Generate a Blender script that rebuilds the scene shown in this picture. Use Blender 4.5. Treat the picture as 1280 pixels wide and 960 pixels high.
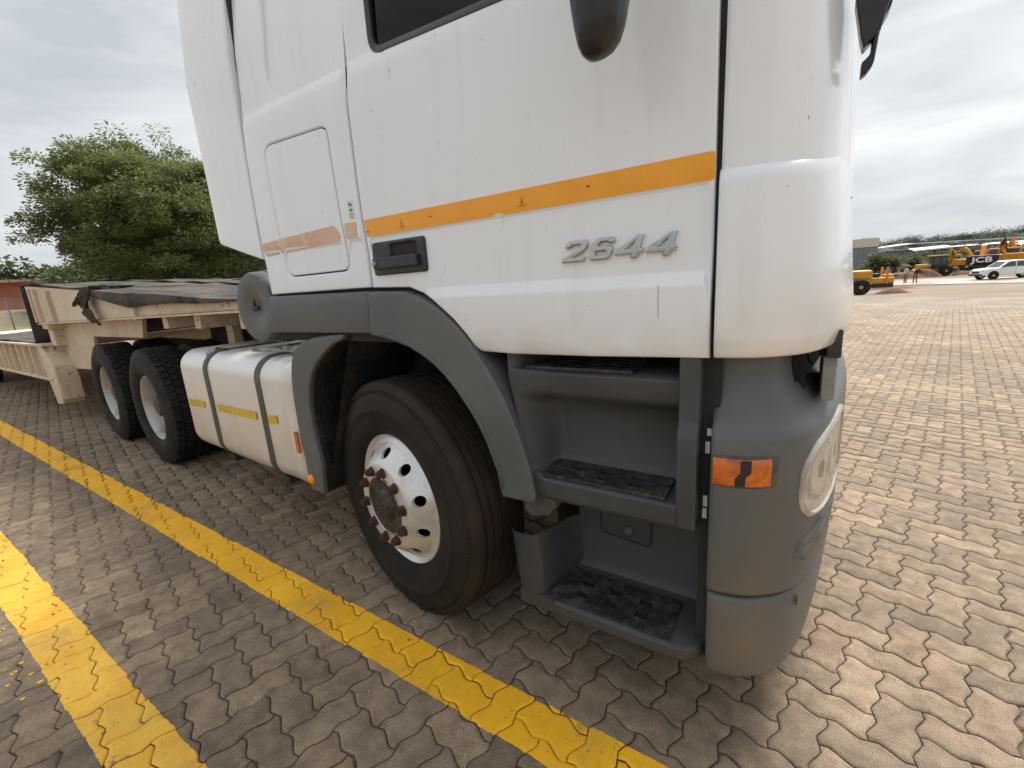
import bpy, bmesh, math, random
import numpy as np
from mathutils import Vector, Matrix, geometry, noise
PI = math.pi
R_ = math.radians
rnd = random.Random(7)
for o in list(bpy.data.objects):
    bpy.data.objects.remove(o)
scn = bpy.context.scene
COL = scn.collection

# ------------------------------------------------------------------ camera
# X = forward along the truck, Y = away from the photographer, Z = up (metres)
YAW, PITCH, ROLL, FPX, HCAM = R_(-33.8144), R_(12.9899), R_(-3.9298), 556.94, 1.40
cam_d = bpy.data.cameras.new('camera')
cam = bpy.data.objects.new('camera', cam_d)
COL.objects.link(cam)
cam_d.sensor_width = 36.0
cam_d.lens = FPX / 1280.0 * 36.0
cam_d.clip_start = 0.02
cam_d.clip_end = 3000.0
fw = Vector((math.sin(YAW) * math.cos(PITCH), math.cos(YAW) * math.cos(PITCH), -math.sin(PITCH)))
r0 = Vector((math.cos(YAW), -math.sin(YAW), 0))
u0 = r0.cross(fw)
rt = r0 * math.cos(ROLL) + u0 * math.sin(ROLL)
up = -r0 * math.sin(ROLL) + u0 * math.cos(ROLL)
mw = Matrix((rt, up, -fw)).transposed().to_4x4()
mw.translation = Vector((0, 0, HCAM))
cam.matrix_world = mw
scn.camera = cam

# ------------------------------------------------------------------ sky, sun, exposure
SUN_EL, SUN_AZ = R_(50), R_(14)          # azimuth measured from +Y towards +X
world = bpy.data.worlds.new('World')
scn.world = world
world.use_nodes = True
wn, wl = world.node_tree.nodes, world.node_tree.links
wn.clear()
w_out = wn.new('ShaderNodeOutputWorld')
w_bg = wn.new('ShaderNodeBackground')
w_bg.inputs['Strength'].default_value = 0.250
w_sky = wn.new('ShaderNodeTexSky')
w_sky.sky_type = 'NISHITA'
w_sky.sun_disc = False
w_sky.sun_elevation = SUN_EL
w_sky.sun_rotation = SUN_AZ
w_dim = wn.new('ShaderNodeVectorMath'); w_dim.operation = 'SCALE'; w_dim.inputs['Scale'].default_value = 0.10
wl.new(w_sky.outputs[0], w_dim.inputs[0])
w_tc = wn.new('ShaderNodeTexCoord')
w_map = wn.new('ShaderNodeMapping'); w_map.inputs['Scale'].default_value = (1.0, 1.0, 4.2)
wl.new(w_tc.outputs['Generated'], w_map.inputs['Vector'])
w_n = wn.new('ShaderNodeTexNoise'); w_n.inputs['Scale'].default_value = 2.3; w_n.inputs['Detail'].default_value = 7; w_n.inputs['Roughness'].default_value = .52; w_n.inputs['Distortion'].default_value = .35
wl.new(w_map.outputs[0], w_n.inputs['Vector'])
w_r = wn.new('ShaderNodeValToRGB')
w_r.color_ramp.elements[0].position = .36; w_r.color_ramp.elements[0].color = (.54, .58, .615, 1)
w_r.color_ramp.elements[1].position = .63; w_r.color_ramp.elements[1].color = (.86, .872, .875, 1)
wl.new(w_n.outputs['Fac'], w_r.inputs['Fac'])
# overcast luminance: brighter overhead and towards the veiled sun
w_dot = wn.new('ShaderNodeVectorMath'); w_dot.operation = 'DOT_PRODUCT'
w_dot.inputs[1].default_value = (math.sin(SUN_AZ) * math.cos(SUN_EL), math.cos(SUN_AZ) * math.cos(SUN_EL), math.sin(SUN_EL))
wl.new(w_tc.outputs['Generated'], w_dot.inputs[0])
w_mr = wn.new('ShaderNodeMapRange'); w_mr.interpolation_type = 'SMOOTHSTEP'
w_mr.inputs['From Min'].default_value = -.9; w_mr.inputs['From Max'].default_value = 1.0
w_mr.inputs['To Min'].default_value = .90; w_mr.inputs['To Max'].default_value = 1.03
wl.new(w_dot.outputs['Value'], w_mr.inputs['Value'])
w_sep = wn.new('ShaderNodeSeparateXYZ'); wl.new(w_tc.outputs['Generated'], w_sep.inputs[0])
w_mz = wn.new('ShaderNodeMapRange'); w_mz.interpolation_type = 'SMOOTHSTEP'
w_mz.inputs['From Min'].default_value = .42; w_mz.inputs['From Max'].default_value = .98
w_mz.inputs['To Min'].default_value = 1.0; w_mz.inputs['To Max'].default_value = 1.25
wl.new(w_sep.outputs['Z'], w_mz.inputs['Value'])
w_m1 = wn.new('ShaderNodeMath'); w_m1.operation = 'MULTIPLY'
wl.new(w_mr.outputs[0], w_m1.inputs[0]); wl.new(w_mz.outputs[0], w_m1.inputs[1])
w_sc = wn.new('ShaderNodeVectorMath'); w_sc.operation = 'SCALE'
wl.new(w_r.outputs[0], w_sc.inputs[0]); wl.new(w_m1.outputs[0], w_sc.inputs['Scale'])
w_mix = wn.new('ShaderNodeMix'); w_mix.data_type = 'RGBA'; w_mix.inputs['Factor'].default_value = .93
wl.new(w_dim.outputs[0], w_mix.inputs[6]); wl.new(w_sc.outputs[0], w_mix.inputs[7])
wl.new(w_mix.outputs[2], w_bg.inputs['Color'])
wl.new(w_bg.outputs[0], w_out.inputs['Surface'])

sun_d = bpy.data.lights.new('sun', 'SUN')
sun_d.energy = 1.5
sun_d.angle = R_(32)
sun_d.color = (1.0, .975, .94)
sun = bpy.data.objects.new('sun', sun_d)
COL.objects.link(sun)
sdir = Vector((math.sin(SUN_AZ) * math.cos(SUN_EL), math.cos(SUN_AZ) * math.cos(SUN_EL), math.sin(SUN_EL)))
sun.rotation_euler = sdir.to_track_quat('Z', 'Y').to_euler()
sun.location = (10, 10, 30)
vs = scn.view_settings
vs.view_transform = 'Standard'; vs.look = 'None'; vs.gamma = 1.0; vs.use_curve_mapping = False
vs.exposure = 2.18
scn.render.engine = 'CYCLES'

# ------------------------------------------------------------------ materials
MATS = {}
def mat(name, base, rough=.5, metal=0.0, second=None, nscale=3.0, lo=.4, hi=.65, third=None, n3=14.0, lo3=.6, hi3=.75,
        bump=0.0, bscale=60.0, coat=0.0, stretch=None, spec=.5, rvar=0.0, detail=6, streak=None, specks=None, radial=None):
    m = bpy.data.materials.new(name); m.use_nodes = True
    nt = m.node_tree; N, L = nt.nodes, nt.links
    b = N['Principled BSDF']
    b.inputs['Roughness'].default_value = rough
    b.inputs['Metallic'].default_value = metal
    b.inputs['Specular IOR Level'].default_value = spec
    b.inputs['Coat Weight'].default_value = coat
    b.inputs['Coat Roughness'].default_value = .12
    b.inputs['Base Color'].default_value = (*base, 1)
    tc = N.new('ShaderNodeTexCoord'); vec = tc.outputs['Object']
    if stretch:
        mp = N.new('ShaderNodeMapping'); mp.inputs['Scale'].default_value = stretch
        L.new(vec, mp.inputs['Vector']); vec = mp.outputs[0]
    last = None
    def layer(col_in, col2, sc, lo, hi):
        n = N.new('ShaderNodeTexNoise'); n.inputs['Scale'].default_value = sc; n.inputs['Detail'].default_value = detail
        n.inputs['Roughness'].default_value = .62
        L.new(vec, n.inputs['Vector'])
        r = N.new('ShaderNodeMapRange'); r.interpolation_type = 'SMOOTHSTEP'
        r.inputs['From Min'].default_value = lo; r.inputs['From Max'].default_value = hi
        L.new(n.outputs['Fac'], r.inputs['Value'])
        mx = N.new('ShaderNodeMix'); mx.data_type = 'RGBA'
        L.new(r.outputs[0], mx.inputs['Factor'])
        if col_in is None: mx.inputs[6].default_value = (*base, 1)
        else: L.new(col_in, mx.inputs[6])
        mx.inputs[7].default_value = (*col2, 1)
        return mx.outputs[2], r.outputs[0]
    fac = None
    if second:
        last, fac = layer(None, second, nscale, lo, hi)
    if third:
        last, _ = layer(last, third, n3, lo3, hi3)
    def over(col_in, vec_, sc, lo, hi, col2, top):
        n = N.new('ShaderNodeTexNoise'); n.inputs['Scale'].default_value = sc; n.inputs['Detail'].default_value = 4; L.new(vec_, n.inputs['Vector'])
        r = N.new('ShaderNodeMapRange'); r.interpolation_type = 'SMOOTHSTEP'; r.inputs['From Min'].default_value = lo; r.inputs['From Max'].default_value = hi; r.inputs['To Max'].default_value = top
        L.new(n.outputs['Fac'], r.inputs['Value']); mx = N.new('ShaderNodeMix'); mx.data_type = 'RGBA'; L.new(r.outputs[0], mx.inputs['Factor'])
        if col_in is None: mx.inputs[6].default_value = (*base, 1)
        else: L.new(col_in, mx.inputs[6])
        mx.inputs[7].default_value = (*col2, 1); return mx.outputs[2]
    if streak:
        mp2 = N.new('ShaderNodeMapping'); mp2.inputs['Scale'].default_value = (14, 14, .7); L.new(tc.outputs['Object'], mp2.inputs['Vector'])
        last = over(last, mp2.outputs[0], 1.6, .52, .78, streak[0], streak[1])
    if specks: last = over(last, tc.outputs['Object'], 55, specks[1], specks[1] + .03, specks[0], .8)
    if radial:      # dust ring: (colour, r0, r1, amount) about the local Y axis
        sx_ = N.new('ShaderNodeVectorMath'); sx_.operation = 'MULTIPLY'; sx_.inputs[1].default_value = (1, 0, 1); L.new(tc.outputs['Object'], sx_.inputs[0])
        ln_ = N.new('ShaderNodeVectorMath'); ln_.operation = 'LENGTH'; L.new(sx_.outputs[0], ln_.inputs[0])
        r = N.new('ShaderNodeMapRange'); r.interpolation_type = 'SMOOTHSTEP'; r.inputs['From Min'].default_value = radial[1]; r.inputs['From Max'].default_value = radial[2]; r.inputs['To Max'].default_value = radial[3]
        L.new(ln_.outputs['Value'], r.inputs['Value'])
        n = N.new('ShaderNodeTexNoise'); n.inputs['Scale'].default_value = 13; n.inputs['Detail'].default_value = 6; L.new(tc.outputs['Object'], n.inputs['Vector'])
        mu = N.new('ShaderNodeMath'); mu.operation = 'MULTIPLY'; L.new(n.outputs['Fac'], mu.inputs[0]); L.new(r.outputs[0], mu.inputs[1])
        mx = N.new('ShaderNodeMix'); mx.data_type = 'RGBA'; L.new(mu.outputs[0], mx.inputs['Factor'])
        if last is None: mx.inputs[6].default_value = (*base, 1)
        else: L.new(last, mx.inputs[6])
        mx.inputs[7].default_value = (*radial[0], 1); last = mx.outputs[2]
    if last is not None: L.new(last, b.inputs['Base Color'])
    if rvar and fac is not None:
        rr = N.new('ShaderNodeMapRange'); rr.inputs['To Min'].default_value = rough; rr.inputs['To Max'].default_value = min(1, rough + rvar)
        L.new(fac, rr.inputs['Value']); L.new(rr.outputs[0], b.inputs['Roughness'])
    if bump:
        n = N.new('ShaderNodeTexNoise'); n.inputs['Scale'].default_value = bscale; n.inputs['Detail'].default_value = 4
        L.new(tc.outputs['Object'], n.inputs['Vector'])
        bp = N.new('ShaderNodeBump'); bp.inputs['Strength'].default_value = bump; bp.inputs['Distance'].default_value = .01
        L.new(n.outputs['Fac'], bp.inputs['Height']); L.new(bp.outputs[0], b.inputs['Normal'])
    MATS[name] = m
    return m

def add_dust_band(m, col, z0, z1, amount=.6, nscale=5.0):
    """real road dust: stuck to the paint below a given height, broken up by noise (world height)"""
    nt = m.node_tree; N, L = nt.nodes, nt.links
    b = N['Principled BSDF']
    geo = N.new('ShaderNodeNewGeometry'); sp = N.new('ShaderNodeSeparateXYZ'); L.new(geo.outputs['Position'], sp.inputs[0])
    mr = N.new('ShaderNodeMapRange'); mr.interpolation_type = 'SMOOTHSTEP'
    mr.inputs['From Min'].default_value = z1; mr.inputs['From Max'].default_value = z0
    mr.inputs['To Min'].default_value = 0; mr.inputs['To Max'].default_value = amount
    L.new(sp.outputs['Z'], mr.inputs['Value'])
    n = N.new('ShaderNodeTexNoise'); n.inputs['Scale'].default_value = nscale; n.inputs['Detail'].default_value = 6
    L.new(geo.outputs['Position'], n.inputs['Vector'])
    n2 = N.new('ShaderNodeMapRange'); n2.inputs['From Min'].default_value = .3; n2.inputs['From Max'].default_value = .65
    L.new(n.outputs['Fac'], n2.inputs['Value'])
    mu = N.new('ShaderNodeMath'); mu.operation = 'MULTIPLY'; L.new(mr.outputs[0], mu.inputs[0]); L.new(n2.outputs[0], mu.inputs[1])
    mx = N.new('ShaderNodeMix'); mx.data_type = 'RGBA'; L.new(mu.outputs[0], mx.inputs['Factor'])
    src = b.inputs['Base Color'].links
    if src: L.new(src[0].from_socket, mx.inputs[6])
    else: mx.inputs[6].default_value = b.inputs['Base Color'].default_value
    mx.inputs[7].default_value = (*col, 1)
    L.new(mx.outputs[2], b.inputs['Base Color'])

mat('white_paint', (.81, .845, .88), .26, second=(.775, .805, .83), nscale=1.3, lo=.42, hi=.72, third=(.50, .46, .39), n3=38, lo3=.66, hi3=.78, coat=.6, stretch=(1, 1, .35), rvar=.14, bump=.045, bscale=2.6, streak=((.56, .54, .50), .15), specks=((.10, .09, .08), .745))
add_dust_band(MATS['white_paint'], (.52, .46, .36), 1.10, 1.36, .6, 7)
mat('shaded_plastic', (.040, .044, .047), .46, second=(.060, .063, .064), nscale=2.2, lo=.40, hi=.7, third=(.15, .13, .105), n3=60, lo3=.68, hi3=.80, bump=.05, bscale=500, rvar=.15)  # darker copy of grey_plastic: shade of the step well is put into the colour
mat('grey_plastic', (.092, .099, .103), .44, specks=((.42, .40, .37), .765), second=(.125, .128, .126), nscale=2.2, lo=.40, hi=.7, third=(.19, .17, .14), n3=60, lo3=.68, hi3=.80, bump=.05, bscale=500, rvar=.15)
add_dust_band(MATS['grey_plastic'], (.16, .14, .11), .15, .75, .55, 9)
mat('dark_plastic', (.022, .024, .027), .45, second=(.05, .048, .045), nscale=6, bump=.08, bscale=300)
mat('liner_plastic', (.012, .012, .012), .75, second=(.04, .034, .027), nscale=9, bump=.6, bscale=90)
mat('black_gloss', (.010, .011, .013), .28, second=(.02, .02, .022), nscale=4)
mat('interior', (.02, .02, .021), .8)
mat('seal', (.10, .105, .10), .7)
mat('rubber_pad', (.022, .022, .023), .42, second=(.075, .068, .058), nscale=22, lo=.42, hi=.7, bump=.25, bscale=260)
mat('pad_hole', (.004, .004, .004), .9)
mat('tyre', (.0095, .009, .0088), .70, second=(.024, .019, .0145), nscale=4, lo=.36, hi=.72, bump=.15, bscale=90, spec=.25, radial=((.10, .058, .032), .40, .50, .28))
mat('tyre_dark', (.009, .009, .0092), .75, spec=.3, second=(.020, .018, .016), nscale=7, bump=.1, bscale=120)
mat('rim_silver', (.70, .70, .69), .36, .5, second=(.55, .50, .43), nscale=6, lo=.48, hi=.75, third=(.25, .18, .12), n3=40, lo3=.68, hi3=.78)
mat('rim_white', (.44, .43, .41), .45, .3, second=(.25, .20, .15), nscale=7, lo=.45, hi=.75)
mat('rust', (.09, .030, .014), .85, second=(.035, .014, .009), nscale=30, bump=.5, bscale=200)
mat('grease', (.018, .017, .016), .42, second=(.06, .052, .045), nscale=22, lo=.45, hi=.65, bump=.9, bscale=60)
mat('tank_metal', (.76, .745, .72), .34, .35, second=(.62, .54, .45), nscale=2.2, lo=.45, hi=.75, third=(.30, .27, .24), n3=45, lo3=.70, hi3=.80, stretch=(1, 1, .3), rvar=.2)
add_dust_band(MATS['tank_metal'], (.50, .39, .29), .30, .85, .55, 6)
mat('chassis', (.013, .013, .014), .7, second=(.04, .033, .027), nscale=8, bump=.3, bscale=40)
mat('alloy_plate', (.34, .34, .33), .45, .8, second=(.15, .14, .12), nscale=14, bump=.5, bscale=70)
mat('strap_grey', (.045, .048, .052), .55, second=(.10, .09, .08), nscale=12)
mat('cream_paint', (.62, .525, .39), .55, second=(.52, .41, .285), nscale=1.3, lo=.40, hi=.75, third=(.20, .09, .045), n3=17, lo3=.60, hi3=.71, bump=.1, bscale=40, streak=((.30, .17, .09), .5))
mat('mat_rubber', (.040, .036, .034), .78, spec=.3, second=(.135, .108, .082), nscale=2.4, lo=.40, hi=.70, third=(.015, .014, .014), n3=7, lo3=.58, hi3=.66, bump=.5, bscale=30, stretch=(.5, 1.5, 1))
mat('mat_dark', (.012, .012, .013), .55, second=(.03, .028, .026), nscale=5)
mat('rag', (.075, .062, .043), .95, second=(.032, .026, .018), nscale=12, bump=.9, bscale=50)
mat('chrome', (.46, .45, .44), .06, 1.0, second=(.26, .235, .20), nscale=30, lo=.5, hi=.75)
mat('amber', (.60, .13, .008), .2, second=(.34, .07, .006), nscale=25, coat=.4)
mat('amber_bright', (.95, .33, .01), .25)
mat('lamp_bezel', (.46, .45, .42), .25, second=(.32, .29, .24), nscale=9, coat=.4)
mat('lens_red', (.30, .03, .015), .2)
mat('sticker_white', (.74, .76, .74), .5)
mat('sticker_teal', (.03, .15, .16), .5)
mat('tape_pale', (.66, .44, .30), .5, second=(.70, .55, .44), nscale=14, third=(.30, .16, .09), n3=35, lo3=.66, hi3=.74, stretch=(1, 1, .4))
mat('print_dark', (.42, .17, .01), .6)
mat('tape_black', (.012, .012, .013), .5)

# retro-reflective tape: fine honeycomb on orange or yellow
def tape_mat(name, a, b_):
    m = bpy.data.materials.new(name); m.use_nodes = True; N, L = m.node_tree.nodes, m.node_tree.links
    b = N['Principled BSDF']; b.inputs['Roughness'].default_value = .35; b.inputs['Coat Weight'].default_value = .3
    tc = N.new('ShaderNodeTexCoord'); v = N.new('ShaderNodeTexVoronoi'); v.feature = 'DISTANCE_TO_EDGE'; v.inputs['Scale'].default_value = 230; v.inputs['Randomness'].default_value = .1
    L.new(tc.outputs['Object'], v.inputs['Vector'])
    mr = N.new('ShaderNodeMapRange'); mr.inputs['From Min'].default_value = .04; mr.inputs['From Max'].default_value = .16
    L.new(v.outputs['Distance'], mr.inputs['Value'])
    n = N.new('ShaderNodeTexNoise'); n.inputs['Scale'].default_value = 9; n.inputs['Detail'].default_value = 6; L.new(tc.outputs['Object'], n.inputs['Vector'])
    n2 = N.new('ShaderNodeMapRange'); n2.inputs['From Min'].default_value = .4; n2.inputs['From Max'].default_value = .7; n2.inputs['To Max'].default_value = .5; L.new(n.outputs['Fac'], n2.inputs['Value'])
    ad = N.new('ShaderNodeMath'); ad.operation = 'SUBTRACT'; ad.use_clamp = True; L.new(mr.outputs[0], ad.inputs[0]); L.new(n2.outputs[0], ad.inputs[1])
    mx = N.new('ShaderNodeMix'); mx.data_type = 'RGBA'; L.new(ad.outputs[0], mx.inputs['Factor'])
    mx.inputs[6].default_value = (*b_, 1); mx.inputs[7].default_value = (*a, 1); L.new(mx.outputs[2], b.inputs['Base Color'])
    MATS[name] = m
tape_mat('tape_orange', (.95, .43, .006), (.80, .30, .005))
tape_mat('tape_yellow', (.72, .50, .012), (.50, .32, .01))

def glass_mat(name, tint, alpha):
    m = bpy.data.materials.new(name); m.use_nodes = True; N, L = m.node_tree.nodes, m.node_tree.links
    N.remove(N['Principled BSDF']); out = N['Material Output']
    tr = N.new('ShaderNodeBsdfTransparent'); tr.inputs['Color'].default_value = (*tint, 1)
    gl = N.new('ShaderNodeBsdfGlossy'); gl.inputs['Roughness'].default_value = .03
    fr = N.new('ShaderNodeFresnel'); fr.inputs['IOR'].default_value = alpha
    mx = N.new('ShaderNodeMixShader'); L.new(fr.outputs[0], mx.inputs[0]); L.new(tr.outputs[0], mx.inputs[1]); L.new(gl.outputs[0], mx.inputs[2])
    L.new(mx.outputs[0], out.inputs['Surface']); MATS[name] = m
glass_mat('glass_tint', (.12, .13, .13), 1.38)
mat('lens_clear', (.66, .63, .56), .14, second=(.50, .45, .37), nscale=14, lo=.4, hi=.7, coat=1.0, third=(.78, .77, .74), n3=5, lo3=.45, hi3=.65, stretch=(1, 3, 1))
def lens_mix():
    m = MATS['lens_clear']; N, L = m.node_tree.nodes, m.node_tree.links
    tr = N.new('ShaderNodeBsdfTransparent'); tr.inputs['Color'].default_value = (.92, .90, .85, 1)
    mx = N.new('ShaderNodeMixShader'); mx.inputs[0].default_value = .42; L.new(tr.outputs[0], mx.inputs[1]); L.new(N['Principled BSDF'].outputs[0], mx.inputs[2])
    L.new(mx.outputs[0], N['Material Output'].inputs['Surface'])
lens_mix()

# ------------------------------------------------------------------ mesh helpers
def tag(o, label=None, cat=None, group=None, kind=None):
    if label: o['label'] = label
    if cat: o['category'] = cat
    if group: o['group'] = group
    if kind: o['kind'] = kind
    return o
def empty(name, loc, rz=0.0):
    o = bpy.data.objects.new(name, None); COL.objects.link(o)
    o.location = loc; o.rotation_euler = (0, 0, rz); o.empty_display_size = .2
    return o
def wloc(o):
    v = Vector((0, 0, 0))
    while o is not None:
        v = v + o.location; o = o.parent
    return v
def link(name, me, m=None, parent=None, smooth=False, bevel=0, bseg=2, wnorm=False, sharp=None, local=False):
    """link a mesh whose coordinates are world ones (unless local) below an unrotated parent"""
    if m: 
        me.materials.clear()
        for mm in (m if isinstance(m, (list, tuple)) else [m]):
            me.materials.append(MATS[mm] if isinstance(mm, str) else mm)
    if parent is not None and not local:
        me.transform(Matrix.Translation(-wloc(parent)))
    if smooth:
        me.polygons.foreach_set('use_smooth', [True] * len(me.polygons))
        if sharp: me.set_sharp_from_angle(angle=R_(sharp))
    o = bpy.data.objects.new(name, me); COL.objects.link(o)
    if parent is not None: o.parent = parent
    if bevel:
        b = o.modifiers.new('bevel', 'BEVEL'); b.width = bevel; b.segments = bseg; b.limit_method = 'ANGLE'; b.angle_limit = R_(35); b.harden_normals = True
        me.polygons.foreach_set('use_smooth', [True] * len(me.polygons))
    if wnorm:
        w = o.modifiers.new('wn', 'WEIGHTED_NORMAL'); w.keep_sharp = True
    return o

class MB:
    """collects faces; build() makes ONE mesh object"""
    def __init__(s): s.v = []; s.f = []
    def add(s, vs, fs):
        k = len(s.v); s.v += [tuple(v) for v in vs]; s.f += [tuple(i + k for i in f) for f in fs]; return s
    def box(s, x0, x1, y0, y1, z0, z1, M=None):
        v = [(x, y, z) for x in (x0, x1) for y in (y0, y1) for z in (z0, z1)]
        if M is not None: v = [M @ Vector(p) for p in v]
        return s.add(v, [(0, 1, 3, 2), (4, 6, 7, 5), (0, 4, 5, 1), (2, 3, 7, 6), (0, 2, 6, 4), (1, 5, 7, 3)])
    def bar(s, a, b, w, h):
        a, b = Vector(a), Vector(b); d = (b - a).normalized()
        u = d.cross(Vector((0, 0, 1)))
        if u.length < 1e-4: u = Vector((1, 0, 0))
        u.normalize(); t = u.cross(d)
        v = [p + u * (w / 2 * i) + t * (h / 2 * j) for p in (a, b) for i, j in ((-1, -1), (1, -1), (1, 1), (-1, 1))]
        return s.add(v, [(3, 2, 1, 0), (4, 5, 6, 7), (0, 1, 5, 4), (1, 2, 6, 5), (2, 3, 7, 6), (3, 0, 4, 7)])
    def tube(s, pts, rad, n=10, caps=True):
        pts = [Vector(p) for p in pts]; rads = rad if isinstance(rad, (list, tuple)) else [rad] * len(pts)
        vs = []; fs = []; ref = None
        for i, p in enumerate(pts):
            d = (pts[min(i + 1, len(pts) - 1)] - pts[max(i - 1, 0)]).normalized()
            if ref is None or abs(ref.dot(d)) > .95:
                ref = Vector((0, 0, 1)) if abs(d.z) < .9 else Vector((1, 0, 0))
            u = d.cross(ref).normalized(); t = u.cross(d).normalized(); ref = t
            for k in range(n):
                a = 2 * PI * k / n; vs.append(p + (u * math.cos(a) + t * math.sin(a)) * rads[i])
        for i in range(len(pts) - 1):
            for k in range(n):
                fs.append((i * n + k, i * n + (k + 1) % n, (i + 1) * n + (k + 1) % n, (i + 1) * n + k))
        if caps:
            fs.append(tuple(range(n))[::-1]); fs.append(tuple(range((len(pts) - 1) * n, len(pts) * n)))
        return s.add(vs, fs)
    def lathe(s, prof, n=48, M=None, closed=False, fn=None):
        """revolve (r, y) about the Y axis"""
        vs = []; fs = []
        for i, (r, y) in enumerate(prof):
            for k in range(n):
                a = 2 * PI * k / n; rr = fn(r, y, a) if fn else r
                vs.append(Vector((rr * math.cos(a), y, rr * math.sin(a))))
        m = len(prof)
        for i in range(m - 1 + (1 if closed else 0)):
            j = (i + 1) % m
            for k in range(n):
                fs.append((i * n + k, i * n + (k + 1) % n, j * n + (k + 1) % n, j * n + k))
        if not closed:
            if prof[0][0] > 1e-5: fs.append(tuple(range(n)))
            if prof[-1][0] > 1e-5: fs.append(tuple(range((m - 1) * n, m * n))[::-1])
        if M is not None: vs = [M @ v for v in vs]
        return s.add(vs, fs)
    def prism_xz(s, poly, y0, y1):
        n = len(poly)
        v = [(x, y0, z) for x, z in poly] + [(x, y1, z) for x, z in poly]
        return s.add(v, [tuple(range(n)), tuple(range(n, 2 * n))[::-1]] + [(i, (i + 1) % n + 0, (i + 1) % n + n, i + n)[::-1] for i in range(n)])
    def prism_yz(s, poly, x0, x1):
        n = len(poly)
        v = [(x0, y, z) for y, z in poly] + [(x1, y, z) for y, z in poly]
        return s.add(v, [tuple(range(n)), tuple(range(n, 2 * n))[::-1]] + [(i, (i + 1) % n, (i + 1) % n + n, i + n)[::-1] for i in range(n)])
    def grid(s, P):
        """P[i][j] points -> quads"""
        n, m = len(P), len(P[0])
        return s.add([p for row in P for p in row], [(i * m + j, (i + 1) * m + j, (i + 1) * m + j + 1, i * m + j + 1) for i in range(n - 1) for j in range(m - 1)])
    def mesh(s, name, fix=True):
        me = bpy.data.meshes.new(name); me.from_pydata(s.v, [], s.f)
        if fix:
            bm = bmesh.new(); bm.from_mesh(me); bmesh.ops.remove_doubles(bm, verts=bm.verts, dist=1e-6)
            bmesh.ops.recalc_face_normals(bm, faces=bm.faces); bm.to_mesh(me); bm.free()
        me.update(); return me
    def build(s, name, m, parent=None, fix=True, **k):
        return link(name, s.mesh(name, fix), m, parent, **k)

def rounded(poly, rad, seg=6):
    """2-D polygon with rounded corners; rad is one value or a list"""
    n = len(poly); out = []
    for i in range(n):
        r = rad[i] if isinstance(rad, (list, tuple)) else rad
        p, a, b = Vector(poly[i]), Vector(poly[i - 1]), Vector(poly[(i + 1) % n])
        if r <= 0: out.append(tuple(p)); continue
        da, db = (a - p), (b - p); la, lb = da.length, db.length; da /= la; db /= lb
        ang = da.angle(db); t = min(r / math.tan(ang / 2), la * .49, lb * .49)
        q0, q1 = p + da * t, p + db * t
        for k in range(seg + 1):
            f = k / seg; out.append(tuple((q0 * (1 - f) + p * f) * (1 - f) + (p * (1 - f) + q1 * f) * f))
    return out
def area2(p): return sum(p[i - 1][0] * p[i][1] - p[i][0] * p[i - 1][1] for i in range(len(p)))
def ccw(p): return p if area2(p) > 0 else p[::-1]
def inset(p, d):
    p = ccw(p); n = len(p); out = []
    for i in range(n):
        a, b, c = Vector(p[i - 1]), Vector(p[i]), Vector(p[(i + 1) % n])
        e1, e2 = (b - a), (c - b)
        if e1.length < 1e-9: e1 = e2
        if e2.length < 1e-9: e2 = e1
        n1 = Vector((-e1.y, e1.x)).normalized(); n2 = Vector((-e2.y, e2.x)).normalized()
        m_ = (n1 + n2); l = m_.length
        m_ = m_ / l if l > 1e-6 else n1
        out.append(tuple(b + m_ * (d / max(.4, m_.dot(n1)))))
    return out
def densify(p, step):
    out = []
    for i in range(len(p)):
        a, b = Vector(p[i]), Vector(p[(i + 1) % len(p)]); k = max(1, int((b - a).length / step))
        for j in range(k): out.append(tuple(a.lerp(b, j / k)))
    return out
def pip(x, y, p):
    c = False; j = len(p) - 1
    for i in range(len(p)):
        if (p[i][1] > y) != (p[j][1] > y) and x < (p[j][0] - p[i][0]) * (y - p[i][1]) / (p[j][1] - p[i][1]) + p[i][0]: c = not c
        j = i
    return c
YC2 = 4.84          # mirrored y = YC2 - y  (the truck is 2.5 m wide, middle at 2.42)
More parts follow.
